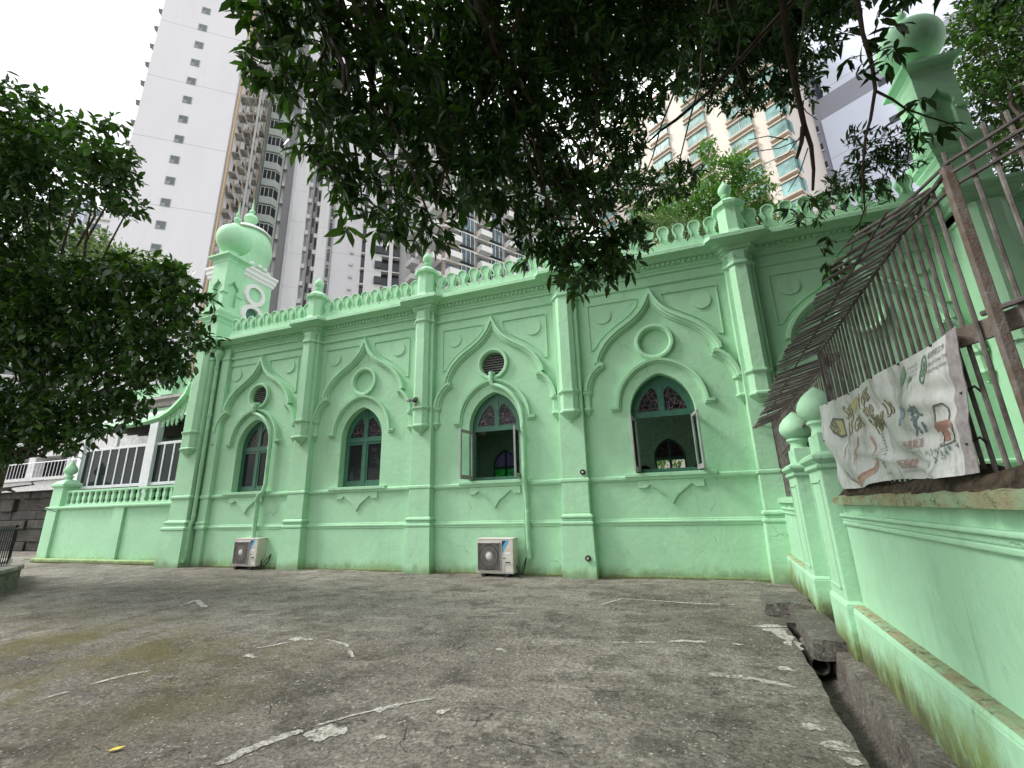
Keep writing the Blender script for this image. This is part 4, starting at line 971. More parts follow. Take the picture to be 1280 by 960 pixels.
decal('printed_ribbon',stroke([(.435,.22),(.385,.15),(.31,.12),(.25,.08)],.012),B_red,.006)
decal('printed_mark',stroke([(.19,.17),(.165,.10),(.215,.05)],.008)+stroke([(.17,.22),(.15,.12)],.006),B_tea,.006)
decal('printed_car',[[(.860,.37),(.872,.40),(.892,.415),(.94,.405),(.950,.37),(.945,.33),(.93,.33),(.922,.27),(.888,.27),(.882,.33),(.865,.33)]],B_red,.006)
decal('printed_car_outline',stroke([(.882,.41),(.888,.50),(.898,.53),(.928,.53),(.936,.49),(.940,.405)],.006)+stroke([(.862,.30),(.868,.24),(.945,.25)],.005),B_dark,.006)
for hl in ([(.868,.345),(.882,.35),(.884,.26),(.866,.26)],[(.926,.35),(.942,.345),(.942,.26),(.928,.26)]): decal('printed_headlight',[hl],B_wht,.010)
decal('printed_leaf',[[(.755,.80),(.768,.90),(.785,.96),(.790,.86),(.775,.81)],[(.797,.80),(.808,.85),(.822,.81),(.808,.79)]]+stroke([(.762,.80),(.758,.70)],.003)+stroke([(.80,.80),(.792,.75)],.003),B_grn,.005)
e=ell(.874,.835,.0125,.105); decal('printed_emblem_ring',stroke(e+[e[0]],.007),B_grn,.005)
decal('printed_emblem_tree',[[(.867,.78),(.881,.78),(.878,.82),(.882,.82),(.877,.86),(.880,.86),(.875,.91),(.870,.86),(.872,.86),(.867,.82),(.870,.82)]],B_grn,.006)
for j,v0 in enumerate((.895,.835,.785)): text('printed_caption',('\u7ff0\u8c50\u7368\u7acb\u6728','Office of Green Tree','Hong Kong Society')[j],.893,v0,(.045,.030,.030)[j],B_dark,.02,.006,0,.85)
for j,v0 in enumerate((.90,.86,.82)): text('printed_caption','for green life',.798,v0,.032,B_gre,.02,.006,0,.8)
decal('printed_shoe',[ell(.735,.58,.018,.055),[(.722,.565),(.738,.565),(.724,.48),(.708,.47)]],B_blu,.005)
text('printed_character','\u52d9',.783,.38,.19,B_tea,.12,.006,.012,1.0); decal('printed_mark',stroke([(.77,.36),(.79,.42),(.80,.50)],.006),B_tea,.006)
for u0,v0,tx,sz,mt in ((.71,.26,'\u8212\u9069\u6c23\u6d3e',.065,B_red),(.715,.215,'green air for all',.03,B_gre),(.62,.10,'\u8212\u9069\u5065\u5eb7',.07,B_red),(.62,.055,'outdoor for all',.032,B_gre),(.50,.12,'\u901f\u9078',.06,B_red),(.495,.05,'for the city',.032,B_gre)): text('printed_caption',tx,u0,v0,sz,mt,.02,.006,0,1.0)
for j in range(6): decal('printed_line',stroke([(.485,.31-j*.028),(.525,.31-j*.028)],.003),B_gre,.005)
for j in range(7): decal('printed_line',stroke([(.50+.006*j,.46-j*.035),(.512+.006*j,.465-j*.035)],.005),B_tea,.005)
rr=random.Random(5); pol=[]
for i in range(85):
    a,b=rr.uniform(.80,.955),rr.uniform(.03,.22); 
    if b>.02+.9*(a-.76): pol+=stroke([(a,b),(a+rr.uniform(-.006,.006),b+rr.uniform(.01,.03))],.004)
decal('printed_birds',pol,B_tea,.007)
m=MB(); m.v=[tuple(cloth(u_,v_,.003)) for v_ in [j/NV for j in range(NV+1)] for u_ in (.962,.98,1.0)]; m.f=[(j*3+i,j*3+i+1,(j+1)*3+i+1,(j+1)*3+i) for j in range(NV) for i in range(2)]; m.build('right_hem',B_hem,cl_,smooth=True)
for u_,v_ in ((.12,.985),(.25,.985),(.38,.985),(.51,.985),(.64,.985),(.77,.985),(.90,.985),(.985,.55),(.985,.2),(.01,.55)):
    p=cloth(u_,v_,.01); MB().lathe([(.004,0),(.014,0),(.014,.004),(.004,.004)],(0,0,0),10)
    m=MB(); m.tube([p,p+Vector((.06,0,.03)),p+Vector((.08,.0,.0))],.006,5); m.build('tie_cord',M_cable,bn)
# ------------------------------------------------------------------ stones at the drain
def rough_block(name,s0,s1,o0,o1,z0,z1,label,seed,mat=M_stone,amp=.02):
    import bmesh
    r_=random.Random(seed); bm=bmesh.new(); bmesh.ops.create_cube(bm,size=1); bmesh.ops.subdivide_edges(bm,edges=bm.edges,cuts=6,use_grid_fill=True)
    c0=so((s0+s1)/2,(o0+o1)/2,(z0+z1)/2)
    from mathutils import noise as mn
    for v in bm.verts:
        q=v.co.copy(); s=(s0+s1)/2+q.x*(s1-s0); o_=(o0+o1)/2+q.y*(o1-o0); z=(z0+z1)/2+q.z*(z1-z0)
        k=mn.noise(Vector((s*4,o_*6,z*6))+Vector((seed,0,0))); k2=mn.noise(Vector((s*11,o_*11,z*11)))
        p=so(s+k*amp*1.5,o_+k2*amp,z+k*amp*.8); v.co=p-c0
    me=bpy.data.meshes.new(name); bm.to_mesh(me); bm.free(); me.materials.append(mat); me.polygons.foreach_set('use_smooth',[True]*len(me.polygons)); me.set_sharp_from_angle(angle=R(45))
    o=bpy.data.objects.new(name,me); COL.objects.link(o); o.location=c0; return tag(o,label,'stone')
rough_block('stone_slab',5.85,7.35,.70,1.04,-.07,.11,'long dark granite slab bridging the drain beside the boundary wall piers',3,amp=.02)
rough_block('stone_block',7.35,8.2,.42,.98,.02,.15,'broken pale topped stone slab lying by the foot of the farther pier',9,amp=.035)
rough_block('stone_block',7.28,8.0,.50,.95,-.12,.02,'lower dark stone under the broken slab at the head of the drain',14,amp=.03)
t=thing('drain_pipe',so(5.9,.74,-.12),'dark round drain pipe mouth opening into the channel under the granite slab','pipe')
m=MB(); m.ring([[so(s,.745+rr_*math.cos(2*PI*i/18),-.15+rr_*math.sin(2*PI*i/18)) for i in range(18)] for rr_,s in ((.085,6.7),(.085,5.93),(.07,5.93),(.07,6.7))],cap=False); m.build('pipe_ring',M_drain,t,smooth=True)
m=MB(); m.ring([[so(s,.745+.07*math.cos(2*PI*i/18),-.15+.07*math.sin(2*PI*i/18)) for i in range(18)] for s in (6.4,6.45)]); m.build('pipe_dark',M_dark,t)
# fallen leaf
def fallen(px,py,sz,label,col,seed):
    x,y=G(px,py); r_=random.Random(seed); a=r_.uniform(0,6); m=MB(); P=[(-1,0),(-.6,.35),(-.1,.5),(.4,.42),(.8,.15),(1,0),(.75,-.3),(.3,-.45),(-.3,-.42),(-.7,-.25)]
    z0=hgt(x,y)+.012
    m.v=[(x,y,z0+.004)]+[(x+sz*(p*math.cos(a)-q*math.sin(a)),y+sz*(p*math.sin(a)+q*math.cos(a)),z0+.012*abs(q)+.006*(p>0.7)) for p,q in P]
    m.f=[(0,i,i%10+1) for i in range(1,11)]; o=m.build('fallen_leaf',col); return tag(o,label,'leaf','fallen leaves on the courtyard')
fallen(145,940,.045,'bright yellow fallen leaf on the concrete at the lower left',simple('yellow_leaf',(.62,.48,.06),.6,bmp=0),1)
# ------------------------------------------------------------------ planter with railing at far left
pl=thing('planter',(-15.0,6.0,0),'raised concrete kerbed planter at the left edge under the broad leaved tree','planter')
base=[(-14.3,6.42),(-9.6,2.75),(-13.5,-1.5),(-24,4.0),(-17.0,7.6)]
def poly(mb,P,z0,z1,inset=0):
    n=len(P); mb.add([(x,y,z0) for x,y in P]+[(x,y,z1) for x,y in P],[tuple(range(n)),tuple(range(2*n-1,n-1,-1))]+[(i,(i+1)%n,n+(i+1)%n,n+i) for i in range(n)])
m=MB(); poly(m,base,-.1,.40); m.build('kerb_body',M_drain,pl,bev=.02)
cx_=sum(p[0] for p in base)/5; cy_=sum(p[1] for p in base)/5
big=[(cx_+(x-cx_)*1.012,cy_+(y-cy_)*1.012) for x,y in base]; m=MB(); poly(m,big,.40,.49); m.build('kerb_coping',simple('kerb_concrete',(.33,.31,.27),.8,var=.3,scale=3,bmp=.6),pl,bev=.02)
rlg=thing('railing',(-15.2,6.6,.49),'black iron railing on the planter kerb at the left edge','railing')
A_,B_=Vector((-14.72,6.32,0)),Vector((-13.1,4.95,0)); A2=Vector((-17.0,7.35,0))
m=MB()
for P,Q in ((A_,B_),(A_,A2)):
    for z in (.55,1.28): m.tube([P+Vector((0,0,z)),Q+Vector((0,0,z))],.02,6)
m.build('rail',M_black,rlg)
for P,Q,n in ((A_,B_,18),(A_,A2,22)):
    for i in range(n+1):
        p=P.lerp(Q,i/n); m=MB(); m.tube([(p.x,p.y,.49),(p.x,p.y,1.36)],.011,5); m.build('baluster',M_black,rlg)
# ------------------------------------------------------------------ neighbours at the far left
nb=thing('retaining_wall',(-29,14,0),'dark stone block retaining wall beyond the low green wall at far left','wall')
M_stoned=grit('shaded_dark_stone',(.028,.025,.02),(.06,.055,.046),(.17,.16,.14),.85,.6); m=MB()  # dark stone, with part of the wall's shadow put into its colour
rr=random.Random(3)
z=0
while z<2.75:
    h=rr.choice([.42,.6,.75]); x=-46.0+rr.uniform(0,.4)
    while x<-22.4:
        w_=rr.uniform(1.1,2.6); d_=rr.uniform(-.10,.10); m.box(x+.015,min(x+w_,-22.4)-.015,13.3+d_,14.2,z+.012,min(z+h,2.8)-.012); x+=w_
    z+=h
m.build('stone_course',M_stoned,nb,bev=.03)
MB().box(-46,-22.4,13.42,14.1,0,2.78).build('mortar_backing',M_drain,nb)
wb=thing('white_pavilion',(-29,15,2.8),'white rendered building with dark openings above the stone retaining wall','building')
m=MB(); m.box(-46,-22.6,13.0,19,2.82,3.35); m.box(-46,-22.6,12.9,13.2,3.3,3.45); m.box(-46,-22.6,13.6,19,4.6,7.0)
for i in range(7): m.box(-45+i*3.3,-44.4+i*3.3,13.5,13.9,3.4,4.7)
m.box(-46,-22.6,13.2,19,6.9,7.2); m.build('wall',simple('white_render',(.62,.62,.62),.8,var=.12),wb)
MB().box(-46,-22.7,15,15.1,3.35,4.6).build('dark_opening',M_dark,wb)
m=MB(); m.tube([(-46,13.05,4.2),(-22.7,13.05,4.2)],.025,6)
for i in range(80): m.tube([(-45+i*.28,13.05,3.4),(-45+i*.28,13.05,4.2)],.012,5)
m.build('railing',M_frameW,wb)
# ------------------------------------------------------------------ towers
def paint(name,c,c2=None,streak=.3,rough=.8,lines=0):
    m,nt,bs,_=newmat(name); p=coord(nt)
    n=noise(nt,p,.25,6,.6,(1,1,.25)); n2=noise(nt,p,1.6,5,.6,(1,1,.15))
    col=mix(nt,ramp(nt,n,[(.35,0),(.7,1)]),c,tuple(x*(1-streak*.45) for x in c)); col=mix(nt,math_(nt,'MULTIPLY',ramp(nt,n2,[(.55,0),(.75,1)]),streak),col,c2 or tuple(x*.6 for x in c))
    if lines:
        sp=nd(nt,'ShaderNodeSeparateXYZ'); nt.links.new(p,sp.inputs[0]); fr=math_(nt,'FRACT',math_(nt,'DIVIDE',sp.outputs[2],lines)); col=mix(nt,math_(nt,'MULTIPLY',math_(nt,'LESS_THAN',fr,.012),.5),col,tuple(x*.45 for x in c))
    nt.links.new(col,bs.inputs['Base Color']); bs.inputs['Roughness'].default_value=rough; return m
T_white=paint('tower_white',(.66,.65,.68),streak=.12,lines=8.4); T_white2=paint('tower_white_b',(.70,.70,.71),lines=5.6,streak=.25); T_green=paint('tower_greygreen',(.40,.44,.41),streak=.35); T_grey=paint('tower_grey',(.22,.22,.23)); T_cream=paint('tower_cream',(.66,.60,.54),streak=.1); T_creams=paint('tower_frame_tan',(.52,.45,.38),streak=.1)  # T_creams is the tan paint of the cream tower's window frames
T_blue=paint('tower_pale_blue',(.56,.60,.72),streak=.08,lines=11.2); T_slate=paint('tower_slate',(.25,.26,.31),streak=.1); T_tan=paint('tower_tan',(.36,.29,.24)); T_dark=simple('tower_dark_glass',(.03,.035,.04),.2,bmp=0); T_win=simple('tower_window',(.12,.14,.15),.15,bmp=0); T_teal=simple('teal_window',(.24,.42,.40),.12,var=.3,scale=.6,bmp=0); T_acm=simple('weathered_ac',(.36,.35,.33),.8,var=.4,scale=1.2,bmp=0,c2=(.12,.11,.10)); T_frame=simple('tower_frame',(.25,.27,.27),.5,bmp=0); T_ac=simple('tower_ac',(.6,.6,.58),.6,bmp=0); T_pipe=simple('bamboo',(.55,.42,.27),.8,bmp=0); T_wh3=paint('tower_bright_white',(.78,.78,.78),streak=.1); T_glassb=simple('pale_glass',(.10,.15,.18),.1,var=.3,scale=.8,bmp=0); T_pink=paint('tower_pinkwhite',(.62,.56,.56))
def az(a,Rr): return Vector((Rr*math.sin(R(a)),Rr*math.cos(R(a)),0))
class Face:
    "local frame on a facade: x along heading h from origin P, y outwards, z up"
    def __init__(s,P,h,out=1): s.P=P; s.d=Vector((math.sin(R(h)),math.cos(R(h)),0)); s.n=Vector((s.d.y,-s.d.x,0))*out
    def b(s,mb,x0,x1,y0,y1,z0,z1):
        q=lambda x,y,z:s.P+s.d*x+s.n*y+Vector((0,0,z))
        mb.add([q(x0,y0,z0),q(x1,y0,z0),q(x1,y1,z0),q(x0,y1,z0),q(x0,y0,z1),q(x1,y0,z1),q(x1,y1,z1),q(x0,y1,z1)],[(0,3,2,1),(4,5,6,7),(0,1,5,4),(1,2,6,5),(2,3,7,6),(3,0,4,7)])
# A: blank white gable tower
P=az(-57.05,1); P_A=Vector((-48.4+.78*4.68,26.1+.62*4.68,0)); HA=51.5
FA=Face(P_A,HA+180,-1)   # x runs left along the gable from its right edge
TA=thing('white_tower',tuple(P_A),'tall white slab tower with a single column of small windows on its blank gable','tower')
m=MB(); FA.b(m,0,9.0,-14,0,0,82); m.build('gable_block',T_white,TA)
zf0=28.6-2.8*5
for i in range(24):
    z=zf0+2.8*i-.1; m=MB(); FA.b(m,4.25,5.15,.0,.05,z-.5,z+.5); w_=m.build('window',T_frame,TA); m=MB(); FA.b(m,4.33,4.69,.05,.06,z-.42,z+.42); FA.b(m,4.73,5.07,.05,.065,z-.05,z+.42); m.build('pane',T_win,w_)
m=MB()
for i in range(24):
    z=zf0+2.8*i; FA.b(m,9.0,9.7,-1.6,-.5,z-1.3,z-1.1); FA.b(m,9.0,9.75,-2.4,-1.7,z-.4,z+.5); FA.b(m,9.0,9.5,-.5,-.2,z+.9,z+1.0)
m.each('balcony_slab',T_grey,TA)
# side face with pipes, ac ledges
FAs=Face(P_A,HA-90,1)    # x runs away from the corner, y outwards to the right
m=MB(); 
for i in range(26):
    z=zf0+2.8*i-2; 
    for x in (1.5,4.2,7.0,9.8):
        FAs.b(m,x,x+1.3,0,.75,z,z+.12)
        if random.random()<.7: FAs.b(m,x+.2,x+.95,.1,.55,z+.14,z+.65)
m.each('ac_ledge',T_acm,TA)
m=MB()
for i in range(26):
    z=zf0+2.8*i-1.0
    for x in (2.9,5.8,8.5,11.2): FAs.b(m,x,x+1.0,.0,.06,z,z+1.3)
m.each('side_window',T_dark,TA)
m=MB()
for x in (.25,.6,3.2,6.3,9.0,12.0): FAs.b(m,x,x+.13,.15,.3,5,80)
m.each('bamboo_pole',T_pipe,TA)
m=MB()
for i in range(60):
    x=random.uniform(.8,12); z=random.uniform(12,74); FAs.b(m,x,x+random.uniform(.3,1.2),0,random.uniform(.1,.5),z,z+random.uniform(.1,.9))
m.each('drying_rack',T_acm,TA)
m=MB(); FAs.b(m,5.4,5.6,.9,1.1,5,80); FAs.b(m,8.0,8.2,.5,.7,5,80); m.each('waste_pipe',T_ac,TA)
# B: grey-green tower with bay windows
FB=Face(az(-54.6,66),HA,1)
TB=thing('bay_window_tower',tuple(FB.P),'grey green tower with a column of dark angled bay windows','tower')
m=MB(); FB.b(m,-1,4.6,-12,0,0,86); FB.b(m,-1,1.6,0,.7,0,86); m.build('wall',T_green,TB)
m=MB(); FB.b(m,4.6,5.9,-12,-.6,0,86); m.build('service_wall',T_white2,TB)
m=MB(); FB.b(m,5.2,6.0,-.6,.3,0,86); m.build('grey_strip',T_grey,TB)
rB=66
for i in range(24):
    z=1.5+rB*.635+3.0*(i-9)
    q=[FB.P+FB.d*x+FB.n*y for x,y in ((1.9,0),(2.2,.75),(3.9,.75),(4.4,0))]
    m=MB(); m.ring([[v+Vector((0,0,zz)) for v in q] for zz in (z-1.0,z-.85)]); m.ring([[v+Vector((0,0,zz)) for v in q] for zz in (z-2.0,z-1.0)]); o=m.build('bay',T_green,TB)
    q2=[FB.P+FB.d*x+FB.n*y for x,y in ((1.95,0),(2.25,.70),(3.87,.70),(4.35,0))]
    m=MB(); m.ring([[v+Vector((0,0,zz)) for v in q2] for zz in (z-.85,z+.62)]); m.build('window_band',T_dark,o)
    m=MB(); m.ring([[v+Vector((0,0,zz)) for v in q] for zz in (z+.62,z+.75)]); m.build('bay_lintel',T_green,o)
    m=MB()
    for x in (2.25,2.75,3.3,3.87): FB.b(m,x-.03,x+.03,.68,.74,z-.85,z+.62)
    m.build('mullion',T_ac,o)
m=MB()
for i in range(30):
    z=1.5+rB*.3+3.0*i; FB.b(m,4.7,5.3,-.6,.15,z,z+.14); FB.b(m,4.75,5.25,-.5,.05,z+.16,z+.8)
m.each('ac_box',T_ac,TB)
m=MB()
for i in range(30):
    z=1.5+rB*.3+3.0*i; FB.b(m,.1,.5,.7,.95,z+.5,z+1.0); FB.b(m,1.1,1.3,.7,.8,z+.2,z+.6)
for x in (-.4,.8,1.45): FB.b(m,x,x+.1,.7,.85,3,84)
m.build('wall_fitting',T_ac,TB)
# C: white stacks and dark wells
FC=Face(az(-50.0,68),HA,1)
TC=thing('white_stack_tower',tuple(FC.P),'white tower with narrow dark air wells full of air conditioners behind the minaret','tower')
m=MB(); FC.b(m,.2,3.2,-12,0,0,88); FC.b(m,5.0,6.4,-12,-.5,0,88); FC.b(m,3.2,5.0,-12,-2.2,0,88); m.build('wall',T_white2,TC)
m=MB()
for i in range(30):
    z=8+2.9*i
    for x,y in ((3.2,0),(4.5,-.5)): FC.b(m,x,x+.55,y-.7,y+.1,z,z+.7)
m.each('ac_box',T_ac,TC)
m=MB()
for i in range(30):
    z=8+2.9*i; FC.b(m,3.8,4.5,-2.2,-2.1,z,z+1.6)
m.each('well_window',T_dark,TC)
m=MB(); FC.b(m,4.3,4.6,-2.1,-.9,0,88); FC.b(m,3.75,3.85,-2.1,-1.9,0,88); m.each('drain_stack',T_grey,TC)
# D1: pink grid + blank gable + black and white
FD=Face(az(-45.75,70),HA,1)
TD=thing('grid_window_tower',tuple(FD.P),'white tower with a slim grid of barred windows beside a blank panelled gable','tower')
m=MB(); FD.b(m,0,2.4,-12,-.3,0,82); FD.b(m,2.4,7.1,-12,0,0,74); m.build('wall',T_white,TD)
m=MB()
for i in range(26):
    z=6+2.8*i; FD.b(m,.15,2.1,-.3,.15,z,z+.12); FD.b(m,.15,1.0,-.3,.1,z+.1,z+.9); 
m.each('window_guard',T_pink,TD)
m=MB()
for i in range(26):
    z=6+2.8*i; FD.b(m,.1,2.2,-.3,-.1,z+.9,z+2.3)
m.each('window_band',T_win,TD)
m=MB()
for x in (.1,.55,1.0,1.5,2.15): FD.b(m,x,x+.08,-.1,.2,4,80)
m.build('grid_mullion',T_ac,TD)
m=MB()
for i in range(22):
    z=18+2.2*i; FD.b(m,5.2,5.7,0,.35,z,z+.5)
m.each('ac_box',T_ac,TD)
FE=Face(az(-40.1,69),HA,1)
TE=thing('striped_tower',tuple(FE.P),'narrow white tower with stacked black balconies above the parapet','tower')
m=MB(); FE.b(m,.6,3.3,-10,0,0,72); FE.b(m,4.4,5.0,-10,.3,0,72); FE.b(m,6.2,10.5,-10,-1.5,0,72); m.build('wall',T_white2,TE)
m=MB(); FE.b(m,0,.6,-10,-.4,0,72); FE.b(m,3.3,4.4,-10,-.8,0,72); FE.b(m,5.0,6.2,-10,-.6,0,72); m.each('dark_recess',T_dark,TE)
m=MB()
for i in range(26):
    z=3+2.8*i; FE.b(m,0,.6,-.4,.2,z,z+.25); FE.b(m,3.2,4.4,-.8,.3,z,z+.2); FE.b(m,5.0,6.2,-.6,.3,z,z+.2)
m.each('balcony_slab',T_ac,TE)
m=MB()
for i in range(26):
    z=3+2.8*i; FE.b(m,2.2,3.3,0,.5,z+.5,z+1.7); FE.b(m,5.1,6.1,-.4,.25,z+.3,z+1.3)
m.each('balcony_front',T_dark,TE)
# G: balcony building behind the canopy
PG=az(-28.9,60); H2=33
FG=Face(PG,H2,1); FL=Face(PG,H2-90+0,-1)
TG=thing('balcony_tower',tuple(PG),'apartment tower with projecting white balconies and blue grey glazing behind the canopy','tower')
m=MB(); FG.b(m,0,30,-14,0,0,70); m.build('wall',T_tan,TG)
for i in range(17):
    z=1.5+60*.595-14+2.9*i
    for j in range(5):
        x=.3+5.6*j
        if i*5+j>=95: continue
        m=MB(); FG.b(m,x,x+2.2,0,1.4,z,z+.16); FG.b(m,x,x+2.2,1.3,1.4,z+.16,z+1.0); FG.b(m,x,x+.1,0,1.4,z+.16,z+1.0); FG.b(m,x+2.1,x+2.2,0,1.4,z+.16,z+1.0); m.build('balcony',T_wh3,TG)
m=MB()
for i in range(17):
    z=1.5+60*.595-14+2.9*i
    for j in range(5):
        x=.3+5.6*j; FG.b(m,x+.1,x+2.1,0,.06,z+.2,z+2.3); FG.b(m,x+2.5,x+4.9,0,.5,z+.3,z+2.5)
m.each('glazing',T_glassb,TG)
m=MB()
for i in range(17):
    z=1.5+60*.595-14+2.9*i; FG.b(m,0,30,0,.3,z-.35,z-.05)
    for j in range(5):
        x=.3+5.6*j
        for q in (2.5,3.3,4.1,4.85): FG.b(m,x+q,x+q+.06,.5,.56,z+.3,z+2.5)
m.build('floor_band',T_wh3,TG)
m=MB()
for i in range(17):
    z=1.5+60*.595-14+2.9*i
    for x in (.6,4.4,8.2): FL.b(m,x,x+2.4,0,1.5,z,z+.9)
    FL.b(m,0,14,0,.2,z-.2,z)
m.each('side_balcony',T_wh3,TG)
m=MB()
for i in range(17):
    z=1.5+60*.595-14+2.9*i
    for x in (.6,4.4,8.2): FL.b(m,x,x+2.4,0,.05,z+.9,z+2.5)
m.each('side_window',T_win,TG)
# E: cream tower with teal windows
PE=az(16.4,58); HE=-57
FC1=Face(PE,HE,-1)       # x runs left/away along the visible face
TH_=thing('cream_tower',tuple(PE),'cream apartment tower with rows of teal tinted windows above the parapet','tower')
m=MB(); FC1.b(m,0,26,-12,0,0,66); m.build('wall',T_cream,TH_)
cnt=0
for i in range(17):
    z=1.5+58*.66-14+2.75*i
    for j in range(5):
        x=1.4+5.9*j
        if cnt>=95: continue
        cnt+=1
        m=MB(); FC1.b(m,x-.1,x+3.2,0,.62,z-1.12,z-.88); FC1.b(m,x-.1,x+3.2,0,.62,z+.92,z+1.1); FC1.b(m,x+1.5,x+1.6,.3,.42,z-.88,z+.92); FC1.b(m,x+.75,x+.82,.3,.42,z-.88,z+.1); FC1.b(m,x+2.3,x+2.37,.3,.42,z-.88,z+.92)
        o=m.build('window_frame',T_creams,TH_); m=MB(); FC1.b(m,x+.06,x+3.04,.0,.38,z-.88,z+.92); m.build('pane',T_teal,o)
# protruding right bay of the cream tower
PF=az(16.3,57.0); FC2=Face(PF,HE+180,1)
m=MB(); FC2.b(m,.3,2.9,-10,1.0,0,66); m.build('corner_bay',T_cream,TH_)
for i in range(14):
    z=1.5+57*.66-11+2.75*i; m=MB(); FC2.b(m,.7,2.8,1.0,1.9,z-1.1,z-.85); FC2.b(m,.7,2.8,1.0,1.9,z+.92,z+1.1); o=m.each('bay_frame',T_creams,TH_)[0]
    m=MB(); FC2.b(m,.8,2.7,1.0,1.75,z-.85,z+.92); FC2.b(m,2.6,2.92,.2,1.0,z-.85,z+.92); m.build('pane',T_teal,o)
# F: pale blue tower
PH=az(19.6,66); FH=Face(PH,HE+180,1)
TJ=thing('pale_blue_tower',tuple(PH),'pale blue blank walled tower with slate band and small square windows at upper right','tower')
m=MB(); FH.b(m,2.6,30,-12,0,0,51.2); m.build('blank_wall',T_blue,TJ)
m=MB(); FH.b(m,0,2.6,-12,-.25,0,60); FH.b(m,2.6,30,-12,-.3,51.2,54.8); FH.b(m,0,2.6,-12,-.3,60,61); m.build('slate_wall',T_slate,TJ)
m=MB(); FH.b(m,3.4,30,-12,-.6,54.8,86); m.build('upper_wall',T_blue,TJ)
for i in range(14):
    z=1.5+66*.656-9+2.9*i; m=MB(); FH.b(m,1.0,2.1,-.25,-.2,z-.5,z+.6); o=m.build('window',T_dark,TJ); m=MB(); FH.b(m,.9,2.2,-.25,.0,z-.62,z-.5); m.build('window_sill',T_blue,o)
for i in range(7):
    z=22+5.8*i; m=MB(); FH.b(m,9,10,0,.04,z,z+1); m.build('window',T_dark,TJ)
# small far block at left
PS=az(-69.5,110); FS=Face(PS,HA,1)
TS=thing('distant_block',tuple(PS),'small pale grey balcony block seen low between the left tree and the white tower','tower')
m=MB(); FS.b(m,-4,11,-10,0,0,58); m.build('wall',T_white2,TS)
m=MB()
for i in range(19):
    z=4+2.9*i; FS.b(m,-3.5,2.2,0,.5,z,z+.5); FS.b(m,5.0,10.5,0,.5,z,z+.5)
m.each('balcony_band',T_ac,TS)
m=MB()
for i in range(19):
    z=4+2.9*i; FS.b(m,-3.2,2.0,0,.1,z+.6,z+2.0); FS.b(m,5.2,7.0,0,.1,z+.6,z+2.0); FS.b(m,8,10,0,.1,z+.6,z+2.0)
m.each('window_band',T_win,TS)
m=MB(); FS.b(m,2.6,4.6,0,.8,0,60); m.build('blue_stair_strip',T_blue,TS)
# unseen blocks added behind and beside the viewpoint to shade the courtyard
nbk=thing('unseen_shade_block',(9,-13,0),'unseen weathered grey block added behind the viewpoint to shade the courtyard','building')
T_shade=paint('block_render',(.30,.29,.27),streak=.4)
m=MB(); m.box(-1.5,24,-19,-9,0,19); m.build('wall',T_shade,nbk)
for k in range(5):
    for j in range(8): MB().box(.2+j*2.9,1.7+j*2.9,-9.02,-8.97,1.2+k*3.4,2.9+k*3.4).build('window',T_win,nbk)
nbe=thing('unseen_shade_house',(11,1,0),'unseen tall weathered grey block added beyond the fence on the right to shade the courtyard','building')
m=MB(); m.box(7.2,16,-7,5.6,0,11); m.build('wall',T_shade,nbe)
for k in range(3):
    for j in range(4): MB().box(7.15,7.22,-5.8+j*2.9,-4.4+j*2.9,1.2+k*3.3,2.7+k*3.3).build('window',T_win,nbe)
# ------------------------------------------------------------------ vegetation
def px2w(px,py,depth):
    c=Vector(((px-640)/553.8,-(py-480)/553.8,1)); d=r2*c.x+u2*c.y+f; return Vector((0,0,1.5))+d*depth
def leaves(centers,axes,L,Wd,nper,splay,droop,seed,two=False,jit=.3):
    "whorls of leaves: numpy build of one crown mesh"
    rg=np.random.default_rng(seed); N=len(centers)
    cen=np.repeat(np.array(centers),nper,0); ax=np.repeat(np.array(axes),nper,0); M_=len(cen)
    ax/=np.linalg.norm(ax,axis=1)[:,None]+1e-9
    ref=rg.normal(size=(M_,3)); side=np.cross(ax,ref); side/=np.linalg.norm(side,axis=1)[:,None]+1e-9
    th=splay+rg.normal(0,.28,M_); d=ax*np.cos(th)[:,None]+side*np.sin(th)[:,None]
    d[:,2]-=droop*rg.uniform(.3,1.1,M_); d/=np.linalg.norm(d,axis=1)[:,None]
    up=np.tile(np.array([0,0,1.0]),(M_,1))+rg.normal(0,.35,(M_,3)); w_=np.cross(d,up); w_/=np.linalg.norm(w_,axis=1)[:,None]+1e-9; nn=np.cross(w_,d)
    ln=L*rg.uniform(.45,1.22,M_); wd=Wd*rg.uniform(.75,1.15,M_)*(ln/L)
    base=cen+rg.normal(0,.012+jit*L*.35,(M_,3))
    def P(t,x,h): return base+d*(ln*t)[:,None]+w_*(wd*x)[:,None]+nn*(ln*h)[:,None]
    if two:
        V=np.stack([P(0,0,0),P(.5,.5,.05),P(1,0,-.10),P(.5,-.5,.05)],1); nv=4; F=np.array([[0,1,2,-1],[0,2,3,-1]])
        faces=np.array([[0,1,2],[0,2,3]])
    else:
        V=np.stack([P(0,0,0),P(.30,.42,.03),P(.30,0,-.01),P(.30,-.42,.03),P(.65,.44,.01),P(.65,0,-.04),P(.65,-.44,.01),P(1,0,-.13)],1); nv=8
        faces=np.array([[0,1,2],[0,2,3],[1,4,5],[1,5,2],[2,5,6],[2,6,3],[4,7,5],[5,7,6]])
    return V.reshape(-1,3), (faces[None]+(np.arange(M_)*nv)[:,None,None]).reshape(-1,3)
